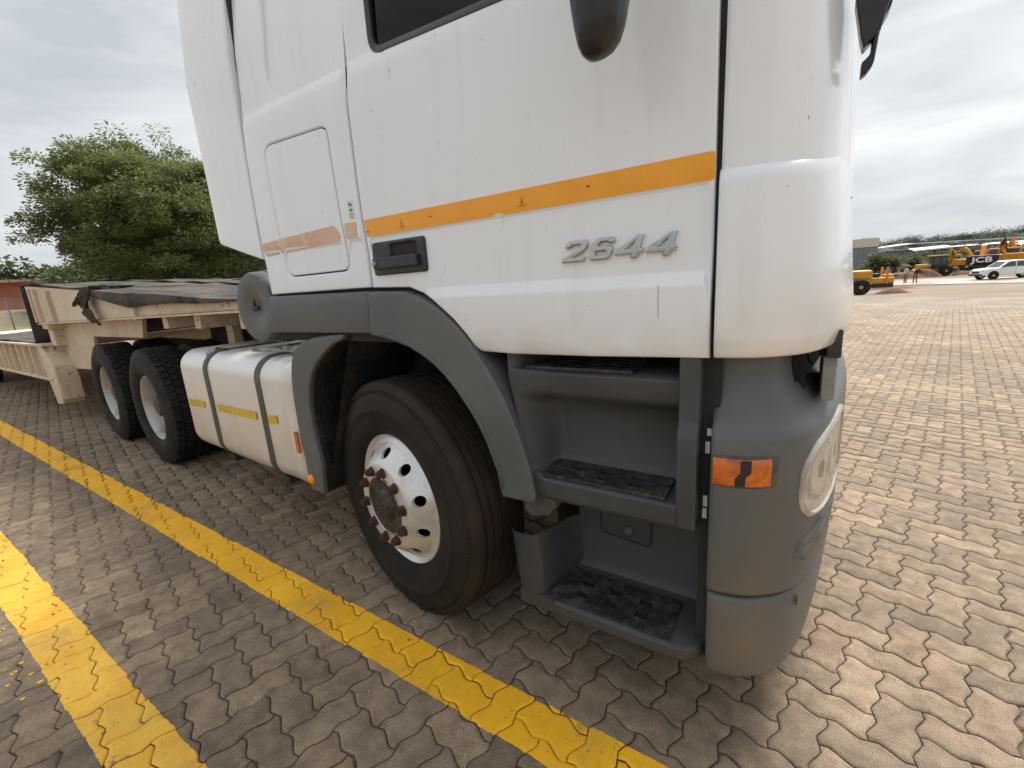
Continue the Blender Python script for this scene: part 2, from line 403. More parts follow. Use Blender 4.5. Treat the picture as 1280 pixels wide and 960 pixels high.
def panel(name, outer, yf, m, parent, holes=(), thick=.02, r=.005, zs=(), step=.12, mirror=False, off=0.0, wn=True):
    """curved sheet panel in the X-Z plane, depth yf(x, z), with rolled edges"""
    outer = densify(ccw(outer), step)
    holes = [densify(ccw(h), step)[::-1] for h in holes]
    loops = [outer] + holes
    ins = [inset(outer, r)] + [inset(h[::-1], -r)[::-1] for h in holes]
    pts = []; edges = []
    for lp in ins:
        k = len(pts); pts += [Vector(p) for p in lp]; edges += [(k + i, k + (i + 1) % len(lp)) for i in range(len(lp))]
    xs_ = [p[0] for p in ins[0]]; zs_ = [p[1] for p in ins[0]]
    nb = len(pts)
    rows = sorted(set([round(z, 4) for z in zs if min(zs_) < z < max(zs_)]))
    z = min(zs_) + step
    base_rows = []
    while z < max(zs_):
        if all(abs(z - q) > step * .4 for q in rows): base_rows.append(z)
        z += step
    bnd = [Vector(p) for lp in ins for p in lp]
    for z in rows + base_rows:
        st = .035 if z in rows else step
        x = min(xs_) + st * .7
        while x < max(xs_):
            if pip(x, z, ins[0]) and not any(pip(x, z, h) for h in ins[1:]):
                if min((b - Vector((x, z))).length_squared for b in bnd) > 1.2e-5: pts.append(Vector((x, z)))
            x += st
    v2, e2, f2 = geometry.delaunay_2d_cdt(pts, edges, [], 0, 1e-6)[:3]
    vs = [(p.x, yf(p.x, p.y) + off, p.y) for p in v2]; fs = []
    for f in f2:
        cx = sum(v2[i].x for i in f) / len(f); cz = sum(v2[i].y for i in f) / len(f)
        if pip(cx, cz, ins[0]) and not any(pip(cx, cz, h) for h in ins[1:]): fs.append(tuple(f))
    mb = MB(); mb.add(vs, fs)
    for lp, ip in zip(loops, ins):
        n = len(lp); rings = []
        rings.append([(x, yf(x, z) + off, z) for x, z in ip])
        if r > 0:
            mid = [((a[0] * .3 + b[0] * .7), (a[1] * .3 + b[1] * .7)) for a, b in zip(ip, lp)] if len(ip) == len(lp) else lp
            rings.append([(x, yf(x, z) + off + r * .3, z) for x, z in mid])
            rings.append([(x, yf(x, z) + off + r, z) for x, z in lp])
        rings.append([(x, yf(x, z) + off + thick, z) for x, z in lp])
        for a, b in zip(rings[:-1], rings[1:]):
            mb.add(a + b, [(i, (i + 1) % n, n + (i + 1) % n, n + i) for i in range(n)])
    if mirror: mb.v = [(x, YC2 - y, z) for x, y, z in mb.v]
    me = bpy.data.meshes.new(name); me.from_pydata(mb.v, [], mb.f)
    bm = bmesh.new(); bm.from_mesh(me); bmesh.ops.remove_doubles(bm, verts=bm.verts, dist=2e-5); bmesh.ops.recalc_face_normals(bm, faces=bm.faces)
    # open shell: make sure the visible face looks outwards
    s = sum(f.normal.y * f.calc_area() for f in bm.faces)
    if (s > 0) != mirror: bmesh.ops.reverse_faces(bm, faces=bm.faces)
    bm.to_mesh(me); bm.free()
    return link(name, me, m, parent, smooth=True, wnorm=wn, sharp=50)
def pw(zs, ys):
    def f(z):
        if z <= zs[0]: return ys[0]
        for i in range(1, len(zs)):
            if z <= zs[i]:
                t = (z - zs[i - 1]) / (zs[i] - zs[i - 1]); return ys[i - 1] + (ys[i] - ys[i - 1]) * t
        return ys[-1]
    return f
def copy_tree(o, parent=None):
    c = o.copy(); COL.objects.link(c)
    if parent is not None: c.parent = parent
    for ch in list(o.children): copy_tree(ch, c)
    return c
def text_mesh(s, size, extrude, shear=0.0, bev=0.0, space=1.0, offset=0.0):
    cu = bpy.data.curves.new('txt', 'FONT'); cu.body = s; cu.size = size; cu.extrude = extrude; cu.shear = shear
    cu.bevel_depth = bev; cu.space_character = space; cu.align_x = 'CENTER'; cu.align_y = 'CENTER'; cu.offset = offset; cu.resolution_u = 4
    o = bpy.data.objects.new('txt', cu); COL.objects.link(o)
    me = bpy.data.meshes.new_from_object(o.evaluated_get(bpy.context.evaluated_depsgraph_get()))
    bpy.data.objects.remove(o); bpy.data.curves.remove(cu)
    return me
def curve_mesh(loops, extrude, bev=0.0):
    cu = bpy.data.curves.new('cv', 'CURVE'); cu.dimensions = '2D'; cu.fill_mode = 'BOTH'; cu.extrude = extrude; cu.bevel_depth = bev; cu.bevel_resolution = 3; cu.offset = -bev * .8
    for lp in loops:
        sp = cu.splines.new('POLY'); sp.points.add(len(lp) - 1)
        for p, q in zip(sp.points, lp): p.co = (q[0], q[1], 0, 1)
        sp.use_cyclic_u = True
    o = bpy.data.objects.new('cv', cu); COL.objects.link(o)
    me = bpy.data.meshes.new_from_object(o.evaluated_get(bpy.context.evaluated_depsgraph_get()))
    bpy.data.objects.remove(o); bpy.data.curves.remove(cu)
    return me

# ------------------------------------------------------------------ ground, paving, markings
def sm(t): t = max(0.0, min(1.0, t)); return t * t * (3 - 2 * t)
def zg(x, y):
    """the yard falls away gently beyond the truck's front"""
    return -1.6 * sm((y - 9) / 51.0) * sm((x + 16) / 10.0)

def soil_mat():
    m = bpy.data.materials.new('soil'); m.use_nodes = True; N, L = m.node_tree.nodes, m.node_tree.links
    b = N['Principled BSDF']; b.inputs['Roughness'].default_value = .95
    g = N.new('ShaderNodeNewGeometry')
    mp = N.new('ShaderNodeMapping'); mp.inputs['Scale'].default_value = (.35, 1, 1); L.new(g.outputs['Position'], mp.inputs[0])
    n = N.new('ShaderNodeTexNoise'); n.inputs['Scale'].default_value = .22; n.inputs['Detail'].default_value = 9; n.inputs['Roughness'].default_value = .6; L.new(mp.outputs[0], n.inputs['Vector'])
    r = N.new('ShaderNodeValToRGB'); e = r.color_ramp.elements
    e[0].position = .30; e[0].color = (.135, .082, .052, 1); e[1].position = .72; e[1].color = (.25, .195, .135, 1)
    k = e.new(.5); k.color = (.20, .148, .10, 1)
    L.new(n.outputs['Fac'], r.inputs['Fac']); L.new(r.outputs[0], b.inputs['Base Color'])
    n2 = N.new('ShaderNodeTexNoise'); n2.inputs['Scale'].default_value = 9; n2.inputs['Detail'].default_value = 6; L.new(g.outputs['Position'], n2.inputs['Vector'])
    bp = N.new('ShaderNodeBump'); bp.inputs['Strength'].default_value = .6; bp.inputs['Distance'].default_value = .05; L.new(n2.outputs['Fac'], bp.inputs['Height']); L.new(bp.outputs[0], b.inputs['Normal'])
    MATS['soil'] = m
soil_mat()
mat('joint_sand', (.088, .063, .044), .95, second=(.14, .10, .068), nscale=9, lo=.4, hi=.7, third=(.03, .022, .016), n3=40, lo3=.55, hi3=.7, bump=.8, bscale=120)
mat('concrete_pale', (.40, .375, .335), .9, second=(.22, .165, .12), nscale=.45, lo=.42, hi=.62, bump=.3, bscale=8)

def sheet(name, xs, ys, dz, m, keep=None):
    mb = MB(); idx = {}
    for x in xs:
        for y in ys: idx[(x, y)] = len(mb.v); mb.v.append((x, y, zg(x, y) + dz))
    for i in range(len(xs) - 1):
        for j in range(len(ys) - 1):
            cx, cy = (xs[i] + xs[i + 1]) / 2, (ys[j] + ys[j + 1]) / 2
            if keep is None or keep(cx, cy):
                mb.f.append((idx[xs[i], ys[j]], idx[xs[i + 1], ys[j]], idx[xs[i + 1], ys[j + 1]], idx[xs[i], ys[j + 1]]))
    me = bpy.data.meshes.new(name); me.from_pydata(mb.v, [], mb.f); me.update()
    return link(name, me, m, smooth=True)
def rng(a, b, s): return [a + s * i for i in range(int(round((b - a) / s)) + 1)]
GX = [-900, -500, -250, -120, -60] + rng(-40, 60, 4) + [90, 140, 250, 500, 900]
GY = [-300, -100, -30] + rng(-10, 110, 4) + [140, 200, 300, 500, 900, 1500]
ground = tag(sheet('ground', GX, GY, -.03, 'soil'), 'bare tan and red soil of the yard running to the horizon', None, kind='structure')

# paving lattice (herringbone of zig-zag blocks)
U = .1065; PA = R_(-11.0)
E1 = Vector((math.cos(PA), math.sin(PA))); E2 = Vector((-math.sin(PA), math.cos(PA)))
ORG = Vector((.314, 1.780)) - E1 * U - E2 * (U * .5)
def lat(i, j): return ORG + E1 * (i * U) + E2 * (j * U)
# outline of a lying block, two units long: each unit edge is the same S curve, so neighbours interlock
AMP = .0092
TS = [(0, 0), (.20, 1.0), (.36, .62), (.64, -.62), (.80, -1.0)]
def block_outline(ts):
    p = []
    for i in (0, 1): p += [((i + t) * U, AMP * s) for t, s in ts]
    p += [(2 * U - AMP * s * 1.0, t * U) for t, s in ts]
    for i in (2, 1): p += [((i - t) * U, U + AMP * -s * 1.0) for t, s in ts]
    p += [(0 + AMP * s * 1.0, (1 - t) * U) for t, s in ts]
    return [(x - U, y - U / 2) for x, y in p]
def edge_fix(p): return p
OUT = block_outline(TS)
OUT_LO = block_outline([(0, 0), (.24, .95), (.76, -.95)])
def block_verts(outl, gap=.0021, bw=.0085, bd=.0048, wall=.012):
    a = inset(outl, gap); b = inset(outl, gap + bw * .45); c = inset(outl, gap + bw * 1.25)
    rings = []
    if wall: rings.append([(x, y, -wall) for x, y in a])
    rings += [[(x, y, -bd) for x, y in a], [(x, y, -bd * .28) for x, y in b], [(x, y, 0) for x, y in c]]
    n = len(outl); vs = [v for r in rings for v in r]; fs = []
    for k in range(len(rings) - 1):
        fs += [(k * n + i, k * n + (i + 1) % n, (k + 1) * n + (i + 1) % n, (k + 1) * n + i) for i in range(n)]
    fs.append(tuple(range((len(rings) - 1) * n, len(rings) * n)))
    return vs, fs

def paver_mat(name, use_obj):
    m = bpy.data.materials.new(name); m.use_nodes = True; N, L = m.node_tree.nodes, m.node_tree.links
    b = N['Principled BSDF']; b.inputs['Roughness'].default_value = .86; b.inputs['Specular IOR Level'].default_value = .35
    g = N.new('ShaderNodeNewGeometry')
    if use_obj: rn = N.new('ShaderNodeObjectInfo').outputs['Random']
    else:
        at = N.new('ShaderNodeAttribute'); at.attribute_name = 'rnd'; rn = at.outputs['Fac']
    r = N.new('ShaderNodeValToRGB'); r.color_ramp.interpolation = 'LINEAR'; e = r.color_ramp.elements
    e[0].position = 0; e[0].color = (.225, .168, .116, 1); e[1].position = 1; e[1].color = (.365, .275, .182, 1)
    for p, c in ((.18, (.255, .191, .132)), (.38, (.285, .214, .146)), (.55, (.272, .200, .140)), (.72, (.31, .234, .156)), (.88, (.298, .212, .145))):
        k = e.new(p); k.color = (*c, 1)
    L.new(rn, r.inputs['Fac'])
    # blotches inside a block, large stains across blocks, fine aggregate
    def nz(sc, det, ro=.6):
        n = N.new('ShaderNodeTexNoise'); n.inputs['Scale'].default_value = sc; n.inputs['Detail'].default_value = det; n.inputs['Roughness'].default_value = ro
        L.new(g.outputs['Position'], n.inputs['Vector']); return n.outputs['Fac']
    def rngn(s, a, b2, c, d):
        q = N.new('ShaderNodeMapRange'); q.interpolation_type = 'SMOOTHSTEP'
        for k, v in (('From Min', a), ('From Max', b2), ('To Min', c), ('To Max', d)): q.inputs[k].default_value = v
        L.new(s, q.inputs['Value']); return q.outputs[0]
    def mul(a, fac):
        x = N.new('ShaderNodeVectorMath'); x.operation = 'SCALE'; L.new(a, x.inputs[0]); L.new(fac, x.inputs['Scale']); return x.outputs[0]
    c = mul(r.outputs[0], rngn(nz(14, 5), .3, .72, .74, 1.22))
    c = mul(c, rngn(nz(.9, 5), .35, .66, .84, 1.10))
    c = mul(c, rngn(nz(300, 3, .7), .32, .70, .62, 1.34))
    mx = N.new('ShaderNodeMix'); mx.data_type = 'RGBA'; L.new(rngn(nz(26, 6, .7), .60, .76, 0, .55), mx.inputs['Factor'])
    L.new(c, mx.inputs[6]); mx.inputs[7].default_value = (.11, .09, .08, 1)
    mx2 = N.new('ShaderNodeMix'); mx2.data_type = 'RGBA'; L.new(rngn(nz(60, 6, .75), .58, .74, 0, .45), mx2.inputs['Factor'])
    L.new(mx.outputs[2], mx2.inputs[6]); mx2.inputs[7].default_value = (.36, .285, .20, 1)
    L.new(mx2.outputs[2], b.inputs['Base Color'])
    bp = N.new('ShaderNodeBump'); bp.inputs['Strength'].default_value = .8; bp.inputs['Distance'].default_value = .005
    ad = N.new('ShaderNodeMath'); ad.operation = 'ADD'; L.new(nz(260, 4, .7), ad.inputs[0]); L.new(nz(38, 3), ad.inputs[1])
    L.new(ad.outputs[0], bp.inputs['Height']); L.new(bp.outputs[0], b.inputs['Normal'])
    MATS[name] = m
paver_mat('paver', True); paver_mat('paver_field', False)
def paint_mat():
    m = bpy.data.materials.new('road_yellow'); m.use_nodes = True; N, L = m.node_tree.nodes, m.node_tree.links
    b = N['Principled BSDF']; b.inputs['Roughness'].default_value = .62
    g = N.new('ShaderNodeNewGeometry')
    def nz(sc, det):
        n = N.new('ShaderNodeTexNoise'); n.inputs['Scale'].default_value = sc; n.inputs['Detail'].default_value = det; n.inputs['Roughness'].default_value = .65
        L.new(g.outputs['Position'], n.inputs['Vector']); return n.outputs['Fac']
    def mixc(col, col2, s, a, c2, top=1.0):
        q = N.new('ShaderNodeMapRange'); q.interpolation_type = 'SMOOTHSTEP'; q.inputs['From Min'].default_value = a; q.inputs['From Max'].default_value = c2; q.inputs['To Max'].default_value = top
        L.new(s, q.inputs['Value']); x = N.new('ShaderNodeMix'); x.data_type = 'RGBA'; L.new(q.outputs[0], x.inputs['Factor'])
        if isinstance(col, tuple): x.inputs[6].default_value = (*col, 1)
        else: L.new(col, x.inputs[6])
        x.inputs[7].default_value = (*col2, 1); return x.outputs[2]
    # the nearer, older line is paler and dustier: its y is below 0.6 m
    sp = N.new('ShaderNodeSeparateXYZ'); L.new(g.outputs['Position'], sp.inputs[0])
    old = N.new('ShaderNodeMath'); old.operation = 'LESS_THAN'; old.inputs[1].default_value = .6; L.new(sp.outputs['Y'], old.inputs[0])
    xo = N.new('ShaderNodeMix'); xo.data_type = 'RGBA'; L.new(old.outputs[0], xo.inputs['Factor'])
    xo.inputs[6].default_value = (.93, .48, .006, 1); xo.inputs[7].default_value = (.88, .50, .05, 1)
    c = mixc(xo.outputs[2], (.78, .37, .012), nz(5, 6), .42, .72, .8)
    c = mixc(c, (.42, .24, .06), nz(120, 3), .58, .74, .55)
    c = mixc(c, (.20, .14, .08), nz(17, 7), .625, .69, .85)
    c = mixc(c, (.36, .22, .07), nz(2.3, 7), .50, .75, .7)
    c = mixc(c, (.30, .20, .09), nz(46, 6), .60, .70, .7)
    L.new(c, b.inputs['Base Color'])
    bp = N.new('ShaderNodeBump'); bp.inputs['Strength'].default_value = .5; bp.inputs['Distance'].default_value = .003
    L.new(nz(230, 4), bp.inputs['Height']); L.new(bp.outputs[0], b.inputs['Normal'])
    MATS['road_yellow'] = m
paint_mat()

def cam_px(x, y, z):
    d = Vector((x, y, z)) - Vector((0, 0, HCAM)); zc = d.dot(fw)
    if zc < .05: return None
    return 640 + FPX * d.dot(rt) / zc, 480 - FPX * d.dot(up) / zc, zc
PEDGE = lambda x, y: (y - 27.9) + 1.68 * (x - 2.3) < 0      # where the paving stops and the soil starts
blocks = []
for i in range(-190, 190):
    for j in range(-40, 180):
        k = (i + j) % 4
        if k == 0: c = lat(i + 1, j + .5); rot = PA
        elif k == 2: c = lat(i + .5, j + 1); rot = PA + PI / 2
        else: continue
        x, y = c
        if not (-13.5 < x < 11 and -1.6 < y < 16.5): continue
        if x < -.6 and y > 4.4 and not (x > -5.5 and y < 11): continue
        q = cam_px(x, y, 0)
        near = math.hypot(x, y) < 2.6
        inn = q is not None and -300 < q[0] < 1700 and q[1] < 1300
        if not inn and not (-5.5 < x < 6.5 and y < 6.5): continue
        if q is None: q = (-999, 1999, 9.0)
        if not PEDGE(x, y): continue
        blocks.append((q[2] if q else 9, x, y, rot, q))
def prio(b):
    q = b[4]; inside = (-20 < q[0] < 1300 and q[1] < 985)
    hidden = (b[2] > 1.45 and b[1] < -.35) or (b[2] > 1.7 and b[1] < .05)
    return b[0] + (0 if inside else 60) + (40 if hidden else 0)
blocks.sort(key=prio)
NEAR = 300
pav_sheet = sheet('pavement', rng(-14.5, 12.5, 1.5), rng(-2.4, 17.1, 1.5), -.0092, 'joint_sand')
tag(pav_sheet, 'brown zig-zag block paving of the truck yard with sandy joints', None, kind='structure')
bv, bf = block_verts(OUT)
bme = bpy.data.meshes.new('paver'); bme.from_pydata(bv, [], bf); bme.update()
bme.materials.append(MATS['paver']); bme.polygons.foreach_set('use_smooth', [True] * len(bme.polygons)); bme.set_sharp_from_angle(angle=R_(40))
def pose(x, y, rot):
    h = random.Random(int(x * 1000) * 7919 + int(y * 1000))
    ax, ay, dz = h.gauss(0, .0045), h.gauss(0, .0045), h.gauss(0, .0006)
    M = Matrix.Translation((x, y, zg(x, y) + dz)) @ Matrix.Rotation(rot, 4, 'Z') @ Matrix.Rotation(ax, 4, 'X') @ Matrix.Rotation(ay, 4, 'Y')
    return M, h.random()
for zc, x, y, rot, q in blocks[:NEAR]:
    o = bpy.data.objects.new('paver', bme); COL.objects.link(o); o.parent = pav_sheet
    o.matrix_local = pose(x, y, rot)[0]
lv, lf = block_verts(OUT_LO, gap=.0030, wall=0, bd=.0088)
lva = np.array(lv); nv = len(lv)
V = []; F = []; RN = []
for n_, (zc, x, y, rot, q) in enumerate(blocks[NEAR:]):
    M, h = pose(x, y, rot); A = np.array(M)
    V.append(lva @ A[:3, :3].T + A[:3, 3]); F += [tuple(i + n_ * nv for i in f) for f in lf]; RN += [h] * len(lf)
fme = bpy.data.meshes.new('paver_field'); fme.from_pydata(np.concatenate(V).tolist(), [], F)
at = fme.attributes.new('rnd', 'FLOAT', 'FACE'); at.data.foreach_set('value', RN)
fld = link('paver_field', fme, 'paver_field', pav_sheet, smooth=True, sharp=40)
tag(fld, kind='stuff')
# paint lies on the blocks themselves, broken at every joint
def clip(poly, fn):
    out = []
    for i in range(len(poly)):
        a, b = poly[i - 1], poly[i]; da, db = fn(a), fn(b)
        if (da >= 0) != (db >= 0):
            t = da / (da - db); out.append(a.lerp(b, t))
        if db >= 0: out.append(b)
    return out
def paint_line(y0, y1, label, seed):
    h = random.Random(seed); mb = MB()
    for n_, (zc, x, y, rot, q) in enumerate(blocks):
        if not (y0 - .14 < y < y1 + .14): continue
        M = pose(x, y, rot)[0]
        vs, fs = (bv, bf) if n_ < NEAR else (lv, lf)
        o0, o1 = y0 + h.gauss(0, .0022), y1 + h.gauss(0, .0022); s0, s1 = h.gauss(0, .02), h.gauss(0, .02)
        W = [M @ Vector((v[0] * 1.010, v[1] * 1.018, v[2] + .0011)) for v in vs]
        ph = h.uniform(0, 9)
        for f in fs:
            P = [W[i] for i in f]
            if min(p.z for p in P) < zg(x, y) - .009: continue
            if len(P) > 6:      # fan into slices so that the ragged edge shows
                cc = sum(P, Vector()) / len(P); polys = [[P[i - 1], P[i], cc] for i in range(len(P))]
            else: polys = [P]
            for p in polys:
                p = clip(p, lambda v: v.y - (o0 + s0 * (v.x - x) + .0022 * math.sin(v.x * 160 + ph) + .002 * noise.noise(Vector((v.x * 90, ph, 0)))))
                if len(p) > 2: p = clip(p, lambda v: (o1 + s1 * (v.x - x) + .0022 * math.sin(v.x * 190 + ph) + .002 * noise.noise(Vector((v.x * 90, ph, 3)))) - v.y)
                if len(p) > 2: mb.add(p, [tuple(range(len(p)))])
    me = bpy.data.meshes.new('yellow_line'); me.from_pydata(mb.v, [], mb.f); me.update()
    return tag(link('yellow_line', me, 'road_yellow'), label, None, kind='structure')
paint_line(.866, 1.040, 'bright yellow painted line on the paving beside the truck wheels', 3)
paint_line(.166, .339, 'older paler yellow painted line at the lower left, farther from the truck', 5)
# paint crumbs beside the older line
mb = MB(); h = random.Random(11)
for _ in range(26):
    x, y = h.uniform(-3.2, -2.2), .15 - abs(h.gauss(0, .05)); s = h.uniform(.004, .013)
    pts = [(x + s * h.uniform(.5, 1.2) * math.cos(a), y + s * h.uniform(.5, 1.2) * math.sin(a), .0022) for a in (0, 1.2, 2.4, 3.7, 5)]
    mb.add(pts, [(0, 1, 2, 3, 4)])
tag(mb.build('paint_flakes', 'road_yellow', pav_sheet, fix=False), kind='stuff')
mat('grit', (.36, .33, .29), .9, second=(.14, .11, .09), nscale=40)
mb = MB(); h = random.Random(12)
for _ in range(420):
    x, y = h.uniform(-4.5, 2.2), h.uniform(.35, 3.0); s = abs(h.gauss(0, .0022)) + .0012
    vs = [(x + s * h.uniform(.6, 1.2) * a, y + s * h.uniform(.6, 1.2) * b, s * .4 + s * h.uniform(.6, 1) * c) for a, b, c in ((1, 0, 0), (-1, 0, 0), (0, 1, 0), (0, -1, 0), (0, 0, 1), (0, 0, -1))]
    mb.add(vs, [(0, 2, 4), (2, 1, 4), (1, 3, 4), (3, 0, 4), (2, 0, 5), (1, 2, 5), (3, 1, 5), (0, 3, 5)])
tag(mb.build('grit', 'grit', pav_sheet, fix=False), kind='stuff')

# far paving: blocks too small to tell apart
def far_paving_mat():
    m = bpy.data.materials.new('far_paving'); m.use_nodes = True; N, L = m.node_tree.nodes, m.node_tree.links
    b = N['Principled BSDF']; b.inputs['Roughness'].default_value = .9
    g = N.new('ShaderNodeNewGeometry'); mp = N.new('ShaderNodeMapping'); mp.inputs['Rotation'].default_value = (0, 0, -PA); L.new(g.outputs['Position'], mp.inputs[0])
    br = N.new('ShaderNodeTexBrick'); br.inputs['Scale'].default_value = 1.0; br.inputs['Brick Width'].default_value = .213; br.inputs['Row Height'].default_value = .16; br.inputs['Mortar Size'].default_value = .006
    br.inputs['Color1'].default_value = (.19, .15, .112, 1); br.inputs['Color2'].default_value = (.27, .21, .152, 1); br.inputs['Mortar'].default_value = (.10, .075, .055, 1)
    L.new(mp.outputs[0], br.inputs['Vector'])
    n = N.new('ShaderNodeTexNoise'); n.inputs['Scale'].default_value = .6; n.inputs['Detail'].default_value = 7; L.new(g.outputs['Position'], n.inputs['Vector'])
    q = N.new('ShaderNodeMapRange'); q.inputs['From Min'].default_value = .35; q.inputs['From Max'].default_value = .65; q.inputs['To Min'].default_value = .8; q.inputs['To Max'].default_value = 1.2; L.new(n.outputs['Fac'], q.inputs['Value'])
    s = N.new('ShaderNodeVectorMath'); s.operation = 'SCALE'; L.new(br.outputs['Color'], s.inputs[0]); L.new(q.outputs[0], s.inputs['Scale']); L.new(s.outputs[0], b.inputs['Base Color'])
    MATS['far_paving'] = m
far_paving_mat()
mb = MB()
def strip_poly(pts, dz):
    return [(x, y, zg(x, y) + dz) for x, y in pts]
P = []
for y in [16.3 + .8 * i for i in range(20)]:
    xr = 2.3 - (y - 27.9) / 1.68
    row = []
    for t in range(13):
        x = -12 + (xr + 12) * t / 12; w = .25 * math.sin(y * 3.1 + t) if t == 12 else 0
        row.append((x + w, y, zg(x, y) - .004))
    P.append(row)
mb.grid(P)
P = []
for x in (-60, -50, -40, -30, -22, -16, -13.2): P.append([(x, y, zg(x, y) - .004) for y in (-6, -3, 0, 4, 8, 12, 16.3)])
mb.grid(P)
tag(mb.build('paved_yard', 'far_paving', smooth=True), 'distant part of the block paving too far to tell blocks apart', None, kind='structure')
# pale concrete apron far off
P = []
for i in range(25):
    t = i / 24; x = 4.5 + 24 * t
    a, b_ = 56.5 + 2.0 * math.sin(t * 9) - t * 2, 67 + 2.2 * math.sin(t * 7 + 1) + t * 3
    P.append([(x + 3 * k / 3, a + (b_ - a) * k / 3, zg(x, a + (b_ - a) * k / 3) + .02) for k in range(4)])
mb = MB(); mb.grid(P)
tag(mb.build('concrete_apron', 'concrete_pale', smooth=True), 'pale washed concrete strip in front of the parked machines', None, kind='structure')

# ------------------------------------------------------------------ the truck
truck = empty('tractor_truck', (-2.0, 2.42, 0))
tag(truck, 'white tractor truck with grey bumper and steps, orange side stripe and chrome 2644 badge', 'truck')
ZR = [1.178, 1.195, 1.222, 1.357, 1.366, 1.392, 1.399, 1.583, 1.588, 1.596, 1.604, 2.09, 2.125, 2.15, 2.165, 2.18]
_door = pw([1.17, 1.19, 1.222, 1.357, 1.366, 1.392, 1.399, 1.583, 1.588, 1.596, 1.604, 1.80, 2.09, 2.125, 2.15, 2.165, 2.18, 2.4, 3.3],
           [1.170, 1.163, 1.158, 1.1565, 1.158, 1.1722, 1.174, 1.1755, 1.1745, 1.1695, 1.169, 1.166, 1.170, 1.173, 1.179, 1.186, 1.188, 1.196, 1.30])
_slp = pw([1.40, 1.583, 1.588, 1.596, 1.604, 1.80, 2.09, 2.125, 2.15, 2.165, 2.18, 2.4, 3.3],
          [1.1745, 1.1755, 1.1745, 1.1695, 1.169, 1.166, 1.170, 1.173, 1.179, 1.186, 1.188, 1.196, 1.30])
def y_door(x, z):
    y = _door(z)
    if x < -1.05 and z < 1.40:                      # the proud lower skin fades out towards the wheel arch
        t = sm((-1.05 - x) / .12); y = y * (1 - t) + 1.172 * t
    return y
def y_slp(x, z):
    return _slp(z) + .004 * sm((-1.9 - x) / .25)

# --- cab frame behind the skins
cab = MB()
cab.box(-2.10, -.17, 1.196, 1.24, 1.20, 2.10).box(-2.10, -.17, YC2 - 1.24, YC2 - 1.196, 1.20, 2.10)
cab.box(-2.10, -.12, 1.24, YC2 - 1.24, 1.19, 1.22)
cab.box(-2.12, -2.09, 1.21, YC2 - 1.21, 1.20, 3.25)
cab.box(-2.10, -.20, 1.32, YC2 - 1.32, 3.22, 3.27)
cab.box(-.16, -.13, 1.215, YC2 - 1.215, 1.2, 1.9)
cab.build('cab_frame', 'interior', truck)
seat = MB()
seat.box(-1.30, -.80, 1.55, 2.05, 1.65, 1.83).box(-1.42, -1.25, 1.56, 2.04, 1.80, 2.62).box(-1.40, -1.27, 1.68, 1.92, 2.62, 2.84)
seat.build('seat', 'interior', truck, bevel=.04, bseg=3)
swm = MB(); swm.lathe([(.205, -.014), (.225, 0), (.205, .014), (.188, 0)], 36, Matrix.Translation((-.55, 1.80, 2.06)) @ Matrix.Rotation(R_(62), 4, 'Y') @ Matrix.Rotation(R_(90), 4, 'X'), closed=True)
swm.build('steering_wheel', 'dark_plastic', truck, smooth=True)
MB().box(-.42, -.05, 1.30, 3.54, 1.55, 2.02).build('dashboard', 'dark_plastic', truck, bevel=.05, bseg=3)

